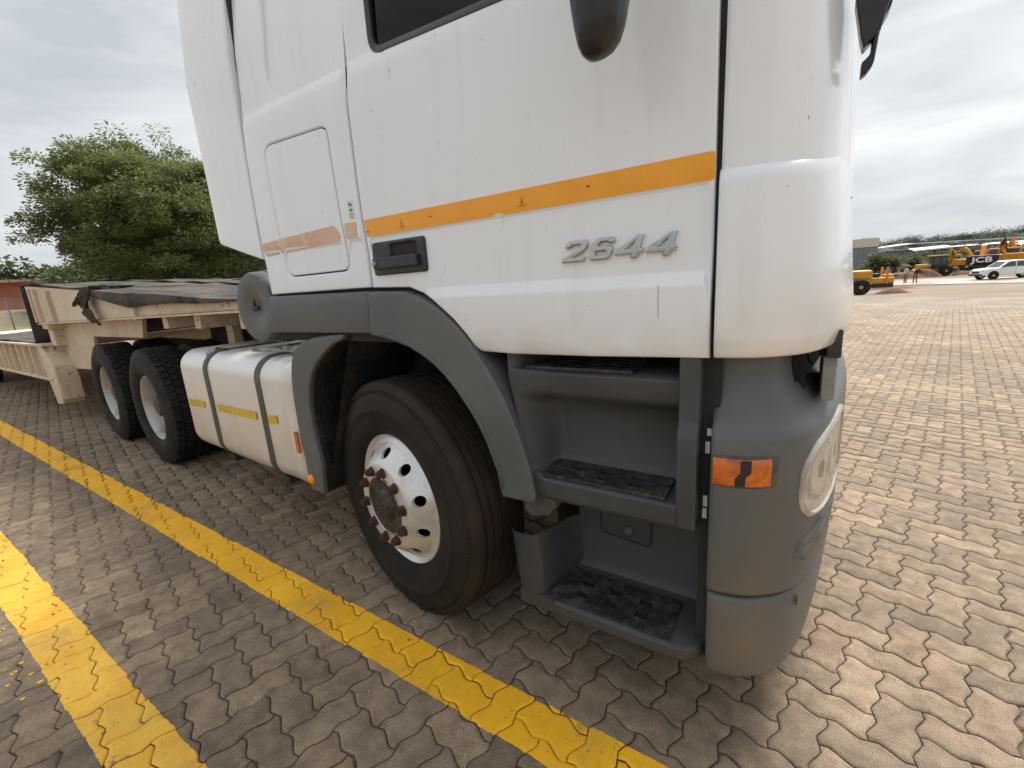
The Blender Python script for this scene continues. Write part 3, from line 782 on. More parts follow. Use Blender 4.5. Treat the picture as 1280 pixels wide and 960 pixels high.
# --- doors (this side and the far one)
FEN_OUT = [(-1.214, 1.390), (-1.150, 1.371), (-1.091, 1.346), (-1.040, 1.314), (-.995, 1.279), (-.950, 1.235), (-.906, 1.182), (-.862, 1.122), (-.824, 1.061), (-.790, .990), (-.760, .911), (-.733, .810), (-.714, .700)]
for mir in (False, True):
    low = [(-1.3945, 1.410), (-1.20, 1.402), (-1.13, 1.378), (-1.076, 1.350), (-.995, 1.288), (-.945, 1.236), (-.916, 1.196), (-.890, 1.1795), (-.776, 1.1745), (-.503, 1.1755), (-.1935, 1.182)]
    dpoly = low + [(-.1935, 1.60), (-.197, 2.10), (-.30, 2.75), (-.42, 3.05), (-.60, 3.16), (-1.30, 3.16), (-1.3945, 3.08)]
    wpoly = rounded([(-1.262, 2.166), (-.36, 2.120), (-.43, 2.70), (-.55, 3.02), (-1.275, 3.02)], [.055, .05, .2, .08, .06], 8)
    d = panel('door', dpoly, y_door, 'white_paint', truck, holes=[wpoly], thick=.024, r=.0055, zs=ZR, mirror=mir)
    if mir: d['label'] = 'door on the far side of the cab'
    ws = panel('window_seal', inset(wpoly, -.013), y_door, 'black_gloss', d, holes=[inset(wpoly, .012)], thick=.018, r=.004, off=-.0035, mirror=mir, zs=[], step=.06)
    panel('window_pane', inset(wpoly, .008), y_door, 'glass_tint', d, thick=.004, r=.0, off=.010, mirror=mir, step=.2)
    panel('stripe_tape', [(-1.385, 1.594), (-.815, 1.5935), (-.806, 1.598), (-.792, 1.600), (-.778, 1.5985), (-.772, 1.5935), (-.197, 1.5935), (-.194, 1.597), (-.194, 1.648), (-.199, 1.653), (-1.385, 1.6535)], y_door, 'tape_orange', d, thick=.001, r=0, off=-.0014, zs=[1.62], step=.08, mirror=mir, wn=False)
    # handle: recessed black plate, grip bar, lock
    hp = rounded([(-1.364, 1.452), (-1.098, 1.452), (-1.099, 1.570), (-1.362, 1.570)], .014)
    hm = panel('door_handle', hp, y_door, 'dark_plastic', d, holes=[rounded([(-1.265, 1.500), (-1.135, 1.500), (-1.135, 1.556), (-1.265, 1.556)], .012)], thick=.022, r=.006, off=-.012, mirror=mir, step=.03)
    f = (lambda y: YC2 - y) if mir else (lambda y: y)
    a, b2 = sorted((f(1.1715), f(1.1735))); MB().box(-1.275, -1.125, a, b2, 1.49, 1.565).build('handle_recess', 'interior', hm)
    a, b2 = sorted((f(1.144), f(1.166))); MB().box(-1.346, -1.124, a, b2, 1.474, 1.514).build('grip', 'dark_plastic', hm, bevel=.006, bseg=3)
    lk = MB(); lk.lathe([(.0001, -.004), (.0095, -.004), (.0105, 0), (.0105, .006)], 20, Matrix.Translation((-1.334, f(1.143), 1.494)) @ (Matrix.Rotation(PI, 4, 'Z') if mir else Matrix()))
    lk.build('lock', 'alloy_plate', hm, smooth=True, sharp=40)
    # --- sleeper side behind the door
    spoly = [(-2.112, 1.412), (-1.4055, 1.412), (-1.4055, 2.167)] + [(-1.79, 2.171), (-1.830, 2.180), (-1.860, 2.205), (-1.878, 2.245), (-1.883, 2.30)] + [(-1.868, 2.52), (-1.850, 3.10), (-2.085, 3.10), (-2.098, 2.4), (-2.110, 1.62)]
    hatch = rounded([(-1.948, 1.482), (-1.513, 1.482), (-1.528, 2.004), (-1.958, 2.020)], [.06, .045, .045, .06], 8)
    sp = panel('sleeper_side', spoly, y_slp, 'white_paint', truck, holes=[hatch], thick=.024, r=.007, zs=ZR, mirror=mir)
    if mir: sp['label'] = 'sleeper side on the far side of the cab'
    panel('sleeper_recess', [(-1.93, 2.10), (-1.4055, 2.10), (-1.4055, 3.16), (-1.93, 3.16)], lambda x, z: y_slp(x, z) + .012, 'white_paint', sp, thick=.01, r=0, step=.2, mirror=mir)
    hd = panel('locker_hatch', inset(hatch, .0048), y_slp, 'white_paint', sp, thick=.02, r=.004, zs=ZR, mirror=mir)
    panel('hatch_seal', inset(hatch, -.01), lambda x, z: y_slp(x, z) + .017, 'interior', sp, thick=.004, r=0, mirror=mir, step=.1)
    panel('faded_tape', [(-2.106, 1.584), (-1.99, 1.586), (-1.985, 1.590), (-1.975, 1.585), (-1.545, 1.5985), (-1.534, 1.612), (-1.546, 1.640), (-1.572, 1.6565), (-2.106, 1.640)], y_slp, 'tape_pale', sp, thick=.001, r=0, off=-.0016, zs=[1.61], step=.06, mirror=mir, wn=False)
    panel('faded_tape', rounded([(-1.500, 1.598), (-1.436, 1.601), (-1.432, 1.655), (-1.502, 1.656)], .008), y_slp, 'tape_pale', sp, thick=.001, r=0, off=-.0016, zs=[1.61], step=.03, mirror=mir, wn=False)
    # --- side air deflector behind the sleeper
    panel('side_deflector', [(-2.128, 1.572), (-2.132, 1.70), (-2.112, 2.4), (-2.095, 3.15), (-2.55, 3.15), (-2.542, 2.75), (-2.523, 1.705), (-2.517, 1.684), (-2.500, 1.674)], lambda x, z: 1.176 + .10 * max(0, z - 2.4) / 0.9 * .9 + .012 * sm((-2.42 - x) / .12), 'white_paint', truck, thick=.03, r=.008, step=.15, mirror=mir)
    # grey sill below the sleeper
    panel('side_sill', [(-2.148, 1.236), (-1.421, 1.236), (-1.404, 1.3975), (-2.103, 1.404)], lambda x, z: 1.152 + .010 * sm((z - 1.38) / .03) + .012 * sm((1.26 - z) / .03), 'grey_plastic', truck, thick=.10, r=.006, step=.06, mirror=mir)
    # wheel-arch flare
    arch = [(-1.3995, 1.3965)] + FEN_OUT[:] + [(-.722, .668), (-.852, .664), (-.859, .700), (-.866, .755), (-.904, .877), (-.932, .935), (-.962, .982), (-1.004, 1.038), (-1.053, 1.089), (-1.10, 1.128), (-1.153, 1.160), (-1.215, 1.188), (-1.287, 1.208), (-1.350, 1.222), (-1.4165, 1.232)]
    fl = panel('arch_flare', arch, lambda x, z: 1.146 + .012 * sm((1.20 + x) / .3) * sm((1.0 - z) / .3), 'grey_plastic', truck, thick=.13, r=.009, step=.05, mirror=mir)
    # moulded bead along the flare
    bead = MB(); P = []
    for x, z in inset(arch, .016)[1:13]: P.append((x, f(1.1455 + .012 * sm((1.20 + x) / .3) * sm((1.0 - z) / .3)), z))
    bead.tube(P, .004, 8); bead.build('bead', 'grey_plastic', fl, smooth=True)
# paint details this side only
door = [o for o in truck.children if o.name.startswith('door') and 'label' not in o][0]
slp = [o for o in truck.children if o.name.startswith('sleeper_side') and 'label' not in o][0]
stk = panel('sticker', [(-1.466, 1.664), (-1.430, 1.664), (-1.434, 1.732), (-1.468, 1.732)], y_slp, 'sticker_white', slp, thick=.0005, r=0, off=-.0008, mirror=False, wn=False)
mb = MB()     # small green animal emblem: body, neck, legs, horn; then a word and three lines of fine print
ys = y_slp(-1.45, 1.70) - .0012
def q2(a, b, c, d): mb.add([(a, ys, b), (c, ys, b), (c, ys, d), (a, ys, d)], [(0, 1, 2, 3)])
q2(-1.459, 1.712, -1.443, 1.721); q2(-1.461, 1.718, -1.456, 1.728); q2(-1.464, 1.725, -1.457, 1.729); q2(-1.459, 1.705, -1.457, 1.712); q2(-1.446, 1.705, -1.444, 1.712); q2(-1.463, 1.728, -1.4615, 1.7315)
for i in range(4): q2(-1.460 + i * .005, 1.693, -1.4565 + i * .005, 1.702)
mb.build('emblem', 'sticker_teal', stk)
mb = MB()
for k in range(4): q2(-1.462, 1.670 + k * .005, -1.438 - .002 * (k % 2), 1.6715 + k * .005)
mb.build('fine_print', 'strap_grey', stk)
for x0 in (-.705, -1.195):     # approval mark printed on the tape
    mb = MB(); ys = y_door(x0, 1.62) - .0030
    q2(x0 - .012, 1.607, x0 + .012, 1.6095); q2(x0 - .0035, 1.614, x0 + .0035, 1.622); q2(x0 - .001, 1.622, x0 + .001, 1.632)
    mb.build('tape_mark', 'print_dark', door)
for x0, z0 in ((-.50, 1.628), (-1.06, 1.625), (-1.372, 1.612)):
    mb = MB(); ys = y_door(x0, z0) - .003; q2(x0 - .004, z0 - .002, x0 + .004, z0 + .0015); mb.build('tape_nick', 'tape_black', door)
mb = MB(); ys = y_door(-.31, 1.33) - .0006; q2(-.3155, 1.285, -.3145, 1.365); mb.build('scratch', 'strap_grey', door)
# chrome 2644 badge
SH = .32
def dig(loops, x0, w, hgt, z0):
    return [[(x0 + p[0] * w + SH * p[1] * hgt, z0 + p[1] * hgt) for p in lp] for lp in loops]
D2 = [[(0, 0), (1, 0), (1, .20), (.40, .20), (.86, .44), (.98, .60), (.98, .86), (.84, 1), (.14, 1), (.02, .84), (.02, .68), (.24, .68), (.30, .80), (.68, .80), (.74, .72), (.72, .60), (.60, .50), (0, .18)]]
D6 = [[(.12, 0), (.86, 0), (1, .14), (1, .46), (.88, .60), (.28, .60), (.30, .72), (.40, .81), (.72, .81), (.77, .73), (.99, .73), (.97, .90), (.84, 1), (.24, 1), (.04, .82), (0, .60), (0, .14)], [(.27, .20), (.25, .40), (.70, .40), (.75, .36), (.74, .22), (.68, .19)]]
D4 = [[(.62, 0), (.86, 0), (.86, .20), (1.02, .20), (1.02, .40), (.86, .40), (.86, 1), (.62, 1), (-.08, .40), (-.08, .20), (.62, .20)], [(.20, .40), (.62, .76), (.62, .40)]]
bx = [(-.585, .066), (-.506, .062), (-.428, .064), (-.347, .064)]
for loops, (x0, w), z0 in zip((D2, D6, D4, D4), bx, (1.4395, 1.4395, 1.4365, 1.4355)):
    me = curve_mesh(dig(loops, x0, w, .0555, z0), .0030, .0036)
    me.transform(Matrix(((1, 0, 0, 0), (0, 0, -1, y_door(-.45, 1.46) - .0050), (0, 1, 0, 0), (0, 0, 0, 1))))
    link('badge_digit', me, 'chrome', door)

# --- front corner, plan curve from the door shut-line round to the middle of the nose
PLAN = [(-.1835, 1.163), (-.150, 1.166), (-.115, 1.173), (-.084, 1.183), (-.045, 1.208), (-.006, 1.242), (.030, 1.298), (.061, 1.386), (.080, 1.470), (.096, 1.570), (.117, 1.750), (.138, 1.985), (.148, 2.20), (.150, 2.42)]
def resample(p, n):
    L = [0]
    for a, b in zip(p[:-1], p[1:]): L.append(L[-1] + (Vector(b) - Vector(a)).length)
    out = []
    for k in range(n):
        s = L[-1] * k / (n - 1)
        i = max(j for j in range(len(L)) if L[j] <= s + 1e-9); i = min(i, len(p) - 2)
        t = (s - L[i]) / (L[i + 1] - L[i])
        # catmull-rom for a smooth nose
        P0, P1, P2, P3 = (Vector(p[max(i - 1, 0)]), Vector(p[i]), Vector(p[i + 1]), Vector(p[min(i + 2, len(p) - 1)]))
        out.append(tuple(.5 * ((2 * P1) + (-P0 + P2) * t + (2 * P0 - 5 * P1 + 4 * P2 - P3) * t * t + (-P0 + 3 * P1 - 3 * P2 + P3) * t ** 3)))
    return out, L[-1]
NP = 120
PL, PLEN = resample(PLAN, NP)
PL = [Vector(p) for p in PL]
NRM = []
for i in range(NP):
    d = (PL[min(i + 1, NP - 1)] - PL[max(i - 1, 0)]).normalized(); NRM.append(Vector((d.y, -d.x)))
def plan(s):
    """point and outward normal at arc length s"""
    f = max(0, min(NP - 1.0001, s / PLEN * (NP - 1))); i = int(f); t = f - i
    return PL[i].lerp(PL[i + 1], t), NRM[i].lerp(NRM[i + 1], t).normalized()
def s_of(fn):
    for i in range(NP):
        if fn(PL[i]): return PLEN * i / (NP - 1)
    return PLEN
def lean(p, z, k=.105):
    return -k * max(0, z - 1.25) * sm((p.x + .10) / .20)
def surf(s, z, off=0.0, k=.105, zl=0.0):
    p, n = plan(s); q = p + n * off
    z += zl * max(0, min(1.2, (q.y - 1.19) / .5)) ** 1.4 * sm((z - 1.40) / .18)
    return Vector((q.x + lean(p, z, k), q.y, z))
def sweep(name, s0, s1, prof, m, parent, n=40, k=.105, zl=0.0, edge0=True, edge1=True, mirror=False, er=.008, **kw):
    """profile rows (z, offset) swept along the plan curve, with rolled end edges"""
    cols = []
    ss = [s0 + (s1 - s0) * i / (n - 1) for i in range(n)]
    if edge0: cols += [(s0, -.045, 0), (s0, -er, 0), (s0 + er * .3, -er * .3, 0)]; ss = [s for s in ss if s > s0 + er]
    cols += [(s, 0, 0) for s in ss if not (edge1 and s > s1 - er)]
    if edge1: cols += [(s1 - er * .3, -er * .3, 0), (s1, -er, 0), (s1, -.045, 0)]
    P = [[surf(s, z, o + e, k, zl) for z, o in prof] for s, e, _ in cols]
    if mirror: P = [[Vector((p.x, YC2 - p.y, p.z)) for p in r] for r in P]
    mb = MB(); mb.grid(P)
    me = mb.mesh(name)
    # outward orientation
    me.update(); c = Vector((-.4, 2.42, 0)); sgn = sum((p.center - c).to_2d().dot(p.normal.to_2d()) * p.area for p in me.polygons)
    if sgn < 0: me.flip_normals()
    return link(name, me, m, parent, smooth=True, **kw)
S_A = s_of(lambda p: p.y > 1.595)       # end of the upper corner skin
S_F = s_of(lambda p: p.y > 1.66)                    # end of the corner / start of the nose
BOXP = [(1.30, -.075), (1.215, -.070), (1.1850, -.030), (1.1825, -.010), (1.185, -.004), (1.191, .000), (1.224, .0085), (1.232, .0098), (1.40, .0105), (1.570, .0095), (1.586, .0082), (1.597, .0045), (1.605, -.001), (1.611, -.007), (1.614, -.0125), (1.600, -.03)]
UPP = [(1.58, -.012), (1.66, -.011), (1.9, -.012), (2.3, -.022), (2.8, -.07), (3.05, -.14)]
for mir in (False, True):
    c1 = sweep('corner_panel', 0.0, S_F, BOXP, 'white_paint', truck, 64, mirror=mir, er=.010, zl=.165)
    c2 = sweep('corner_pillar', .004, S_A, UPP, 'white_paint', truck, 48, mirror=mir, er=.005, k=.050)
    c3 = sweep('screen_pillar', S_A + .006, S_A + .24, [(1.58, -.013), (1.66, -.012), (1.9, -.013), (2.3, -.023), (2.8, -.070), (3.05, -.140)], 'white_paint', truck, 24, mirror=mir, er=.005, k=.050)
    sweep('pillar_groove', S_A - .02, S_A + .03, [(1.60, -.032), (2.3, -.045), (3.0, -.14)], 'seal', c2, 8, mirror=mir, edge0=False, edge1=False, k=.050)
    f = (lambda y: YC2 - y) if mir else (lambda y: y)
    a, b2 = sorted((f(1.19), f(1.25))); MB().box(-.20, -.14, a, b2, 1.22, 3.0).build('door_seal', 'interior', truck)
sweep('nose_panel', S_F + .006, PLEN, [(1.20, -.04), (1.215, -.01), (1.24, 0), (1.50, 0), (1.80, 0), (1.86, -.01), (1.87, -.05)], 'white_paint', truck, 20, er=.006, edge1=False)
sweep('nose_panel', S_F + .006, PLEN, [(1.20, -.04), (1.215, -.01), (1.24, 0), (1.50, 0), (1.80, 0), (1.86, -.01), (1.87, -.05)], 'white_paint', truck, 20, er=.006, edge1=False, mirror=True)
for mir in (False, True):
    sweep('windscreen', S_A + .245, PLEN, [(1.90, -.02), (2.3, -.03), (2.9, -.08)], 'glass_tint', truck, 20, edge0=False, edge1=False, mirror=mir, k=.050)
    sweep('sun_visor', S_A + .05, PLEN, [(2.86, .03), (2.92, .05), (3.06, -.02), (3.12, -.12)], 'dark_plastic', truck, 20, edge0=False, edge1=False, mirror=mir)
roof = MB()
P = []
for i in range(13):
    t = i / 12; x = -2.12 + t * 2.08; zt = 3.30 - .16 * sm((t - .7) / .3)
    P.append([(x, 2.42 + (1.15 + .0) * math.sin(a) * 1.0, zt - .25 + .25 * max(0, math.cos(a)) ** .5) for a in [(-90 + 15 * k) * PI / 180 for k in range(13)]])
roof.grid(P); roof.build('roof', 'white_paint', truck, smooth=True)
for k in range(3):
    for mir in (False, True):
        sweep('grille_slat', S_F + .64, PLEN, [(1.30 + k * .16, .001), (1.31 + k * .16, .004), (1.37 + k * .16, .004), (1.38 + k * .16, .001)], 'dark_plastic', truck, 12, edge0=False, edge1=False, mirror=mir)
mat('bracket_grey', (.22, .23, .235), .45, second=(.30, .30, .29), nscale=12)
mat('dirty_red', (.16, .05, .035), .5)
# small black gusset and light-grey block between corner and bumper
MB().box(.050, .083, 1.40, 1.62, 1.150, 1.225).build('corner_gusset', 'dark_plastic', truck, bevel=.004)
MB().box(.046, .078, 1.42, 1.66, 1.03, 1.152).build('bumper_bracket', 'bracket_grey', truck, bevel=.004)
mat('nose_black', (.008, .008, .009), .8)
MB().box(-.16, .010, 1.42, 3.42, .60, 1.19).build('nose_frame', 'nose_black', truck)

# --- bumper
BUP = [(.528, -.030), (.5285, -.009), (.533, -.002), (.545, .001), (.70, .004), (.90, .004), (.965, .002), (.985, -.002), (1.000, -.012), (1.018, -.028), (1.045, -.051), (1.07, -.067), (1.10, -.078), (1.14, -.084), (1.21, -.086)]
BLO = [(.235, -.060), (.237, -.034), (.243, -.027), (.260, -.022), (.34, -.012), (.42, -.006), (.500, -.003), (.513, -.006), (.519, -.013), (.5195, -.034)]
S_N = s_of(lambda p: p.y > 1.62)
bump_r = None
for mir in (False, True):
    b1 = sweep('bumper', 0.003, PLEN, BUP[:11] + [(1.05, -.055), (1.08, -.075)], 'grey_plastic', truck, 90, mirror=mir, k=0, er=.009, edge1=False)
    b2 = sweep('bumper_skirt', .0055, PLEN, BLO, 'grey_plastic', truck, 90, mirror=mir, k=0, er=.009, edge1=False)
    nk = sweep('bumper_neck', .004, s_of(lambda p: p.y > 1.375 and p.x > -.02), BUP[10:], 'grey_plastic', truck, 30, mirror=mir, k=0, er=.01)
    if not mir: bump_r, skirt_r = b1, b2
    # headlight: pale bezel ring, lens, reflector bowl
    HL = []
    for q in range(48):
        a = 2 * PI * q / 48; ca, sa = math.cos(a), math.sin(a); yy0 = 1.47 + .208 * math.copysign(abs(ca) ** .55, ca); HL.append((yy0, .842 + .122 * math.copysign(abs(sa) ** .62, sa) + .10 * (yy0 - 1.47) * (1 if sa > 0 else -.25)))
    HL = ccw(HL)
    sy = lambda y: s_of(lambda p: p.y > y and p.x > -.03)
    STAB = [(1.20 + .005 * i, sy(1.20 + .005 * i)) for i in range(110)]
    def s_y(y):
        f = (y - 1.20) / .005; i = max(0, min(108, int(f))); return STAB[i][1] + (STAB[i + 1][1] - STAB[i][1]) * (f - i)
    def onto(poly, off): 
        out = [surf(s_y(y), z, off, 0) for y, z in poly]
        return [Vector((p.x, YC2 - p.y, p.z)) for p in out] if mir else out
    mb = MB(); n = len(HL)
    rings = [onto(inset(HL, -.004), -.004), onto(inset(HL, -.004), .006), onto(HL, .010), onto(inset(HL, .009), .0115), onto(inset(HL, .013), .0065), onto(inset(HL, .014), -.006)]
    for a, b_ in zip(rings[:-1], rings[1:]): mb.add(a + b_, [(i, (i + 1) % n, n + (i + 1) % n, n + i) for i in range(n)])
    hl = mb.build('headlight', 'lamp_bezel', b1, smooth=True, sharp=40)
    HC = (sum(p[0] for p in HL) / n, sum(p[1] for p in HL) / n)
    scl = lambda k: [(HC[0] + (p[0] - HC[0]) * k, HC[1] + (p[1] - HC[1]) * k) for p in inset(HL, .014)]
    mb = MB(); r1 = onto(scl(1.03), .0062); r2 = onto(scl(.66), .0105); r3 = onto(scl(.30), .0120)
    mb.add(r1 + r2 + r3, [(k * n + i, k * n + (i + 1) % n, (k + 1) * n + (i + 1) % n, (k + 1) * n + i) for k in range(2) for i in range(n)] + [tuple(range(2 * n, 3 * n))])
    mb.build('lens', 'lens_clear', hl, smooth=True)
    mb = MB(); r1 = onto(scl(1.0), .0048); r2 = onto(scl(.72), .0049); r3 = onto(scl(.35), .0050)
    mb.add(r1 + r2 + r3, [(k * n + i, k * n + (i + 1) % n, (k + 1) * n + (i + 1) % n, (k + 1) * n + i) for k in range(2) for i in range(n)] + [tuple(range(2 * n, 3 * n))])
    mb.build('reflector', 'lamp_reflector', hl, smooth=True) if 'lamp_reflector' in MATS else (mat('lamp_reflector', (.70, .66, .58), .35, .1, second=(.56, .49, .38), nscale=16, lo=.45, hi=.7), mb.build('reflector', 'lamp_reflector', hl, smooth=True))
    for cy_, cz_, ry_, rz_ in ((1.375, .850, .075, .088), (1.545, .850, .080, .088)):
        ang = [2 * PI * q / 28 for q in range(28)]
        el_ = lambda k: [(cy_ + ry_ * k * math.cos(a), cz_ + rz_ * k * math.sin(a)) for a in ang]
        mb = MB(); rr_ = [onto(el_(1.0), .0052), onto(el_(.93), .0060), onto(el_(.86), .0053)]
        for a, b_ in zip(rr_[:-1], rr_[1:]): mb.add(a + b_, [(i, (i + 1) % 28, 28 + (i + 1) % 28, 28 + i) for i in range(28)])
        mb.build('bowl_rim', 'chrome', hl, smooth=True)
        mb = MB(); mb.add(onto(el_(.30), .0056), [tuple(range(28))]); mb.build('bulb_shade', 'strap_grey', hl)
    # fog lamp slot
    FG = rounded([(1.272, .634), (1.290, .664), (1.40, .690), (1.62, .698), (1.62, .654), (1.42, .636), (1.30, .620)], .014, 4); n = len(FG)
    mb = MB(); rings = [onto(inset(FG, -.012), .0035), onto(inset(FG, -.006), .010), onto(FG, .008), onto(inset(FG, .004), .0)]
    for a, b_ in zip(rings[:-1], rings[1:]): mb.add(a + b_, [(i, (i + 1) % n, n + (i + 1) % n, n + i) for i in range(n)])
    fg = mb.build('fog_lamp', 'grey_plastic', b1, smooth=True)
    mb = MB(); mb.add(onto(inset(FG, .003), .0046), [tuple(range(n))]); mb.build('slot', 'interior', fg)
    mb = MB(); g2 = rounded([(1.292, .640), (1.305, .655), (1.345, .664), (1.345, .645)], .005, 4); mb.add(onto(g2, .0066), [tuple(range(len(g2)))]); mb.build('reflector', 'dirty_red', fg)
    # towing-eye cover hole in the skirt
    mb = MB(); g3 = rounded([(1.285, .470), (1.30, .470), (1.30, .500), (1.285, .500)], .005, 3); mb.add(onto(g3, .0022), [tuple(range(len(g3)))]); mb.build('plug_hole', 'interior', b2)
# side indicator in its recess (this side)
sx = lambda x: s_of(lambda p: p.x > x)
def surf_x(xz, off): return [surf(sx_tab(x), z, off, 0) for x, z in xz]
XT = [(-.18 + .004 * i, sx(-.18 + .004 * i)) for i in range(50)]
def sx_tab(x):
    f = (x + .18) / .004; i = max(0, min(48, int(f))); return XT[i][1] + (XT[i + 1][1] - XT[i][1]) * (f - i)
def patch(name, xz, off0, off1, m, parent, nx=8):
    """box-like patch following the bumper: xz = (x0, x1, z0, z1)"""
    x0, x1, z0, z1 = xz; mb = MB(); P = []
    for i in range(nx):
        x = x0 + (x1 - x0) * i / (nx - 1); e = .0025 if i in (0, nx - 1) else 0
        P.append([surf(sx_tab(x), z, o, 0) for z, o in ((z0, off0), (z0, off1 - .002 - e), (z0 + .0025, off1 - e), (z1 - .0025, off1 - e), (z1, off1 - .002 - e), (z1, off0))])
    mb.grid(P); mb.add(P[0], [tuple(range(6))]); mb.add(P[-1], [tuple(range(6))[::-1]])
    return mb.build(name, m, parent, smooth=True, sharp=50)
ind = patch('side_indicator', (-.181, -.038, .850, .936), .0, .0062, 'strap_grey', bump_r)
patch('lens', (-.179, -.056, .857, .929), .002, .0125, 'amber', ind, nx=16)
tp = MB(); tp.grid([[surf(sx_tab(x0 + dx + .002 * math.sin(z * 120)), z, .0132, 0) for z in [.858 + .007 * i for i in range(11)] for dx in (.012 * (z - .858) / .07,)] for x0 in (-.130, -.122, -.114, -.107)]); tp.build('black_tape', 'tape_black', ind, smooth=True)

# --- step well below the door
WX0, WX1 = -.655, -.262
def rprof(pts, rad): return pts
PROF = [(1.42, 1.20), (1.42, 1.132), (1.205, 1.122), (1.192, 1.112), (1.196, 1.055), (1.207, 1.040), (1.268, 1.012), (1.283, .995), (1.296, .950), (1.292, .818), (1.280, .798), (1.262, .786), (1.160, .778), (1.147, .770), (1.147, .715), (1.158, .700), (1.365, .690), (1.372, .670), (1.368, .372), (1.352, .345), (1.325, .333), (1.160, .322), (1.146, .314), (1.147, .280), (1.160, .264), (1.46, .262)]
st = MB(); P = []
xs = [WX0 + (WX1 - WX0) * i / 8 for i in range(9)]
for x in xs: P.append([(x, y, z) for y, z in PROF])
st.grid(P)
# left flank of the upper well: slanting skin from the wheel arch to the back wall
def wall(a, b, zs, n=6):
    for k in range(len(zs) - 1):
        pass
UP = [(1.20, 0), (1.12, 0), (1.04, 0), (.95, 0), (.85, 0), (.79, 0), (.70, 0)]
P = []
YP = pw([.700, .715, .770, .778, .786, .798, .818, .950, .995, 1.012, 1.040, 1.055, 1.112, 1.122, 1.132], [1.160, 1.149, 1.149, 1.162, 1.264, 1.282, 1.294, 1.298, 1.285, 1.270, 1.209, 1.198, 1.194, 1.207, 1.42])
for z in (1.20, 1.132, 1.122, 1.112, 1.085, 1.055, 1.040, 1.026, 1.012, .995, .95, .88, .818, .798, .786, .778, .770, .74, .715, .70):
    yb = YP(z) if True else ( 1.42 if z > 1.125 else (1.20 if z > 1.045 else (1.262 if z > .99 else (1.294 if z > .81 else (1.27 if z > .78 else 1.152)))))
    xe = {True: -.80}.get(z > 1.1, -.80 + .075 * (1.1 - z) / .4)
    row = []
    for t in (0, .1, .2, .3, .4, .5, .6, .7, .8, .9, 1):
        x = xe + (WX0 + .002 - xe) * t; y = 1.178 + (yb - 1.178) * sm(t * 1.05)
        row.append((x, y, z))
    P.append(row)
st.grid(P)
# right column, and the lower well's right end running behind the bumper
st.prism_yz([(1.33, .702), (1.158, .702), (1.148, .712), (1.148, .965), (1.152, .985), (1.166, 1.003), (1.168, 1.02), (1.168, 1.20), (1.33, 1.20)], -.2635, -.2125)
P = []
for x, dy in ((WX1, 0), (-.235, .006), (-.215, .02), (-.195, .05), (-.165, .12)):
    P.append([(x, min(y + (dy if y < 1.3 else 0), 1.372 if z > .3 else 1.46), z) for y, z in PROF[17:]])
st.grid(P)
step = st.build('step_well', 'shaded_plastic', truck, bevel=.010, bseg=3)
# lower rear scoop wall
sc = MB()
P = []
for z in (.542, .53, .42, .34, .312, .275):
    row = []
    for x, y in ((-.838, 1.185), (-.815, 1.163), (-.76, 1.160), (-.738, 1.166), (-.725, 1.185), (-.700, 1.26), (-.680, 1.33), (-.655, 1.368)):
        k = (z - .275) / .267
        row.append((x + (1 - k) * (.028 if x < -.72 else .02 + .03 * (1.37 - y)), y, z))
    P.append(row)
sc.grid(P)
sc.box(-.80, WX0, 1.160, 1.46, .264, .318)
sc.build('step_scoop', 'shaded_plastic', truck, smooth=True, sharp=42, wnorm=False)
# grimy flap end below the flare
fp = MB(); fp.prism_xz([(-.800, .672), (-.672, .672), (-.668, .640), (-.700, .598), (-.770, .580), (-.800, .600)], 1.215, 1.40)
mat('dirty_grey', (.10, .095, .085), .8, second=(.055, .045, .036), nscale=8, bump=.3, bscale=60)
fp.build('flap_end', 'dirty_grey', truck, bevel=.008)
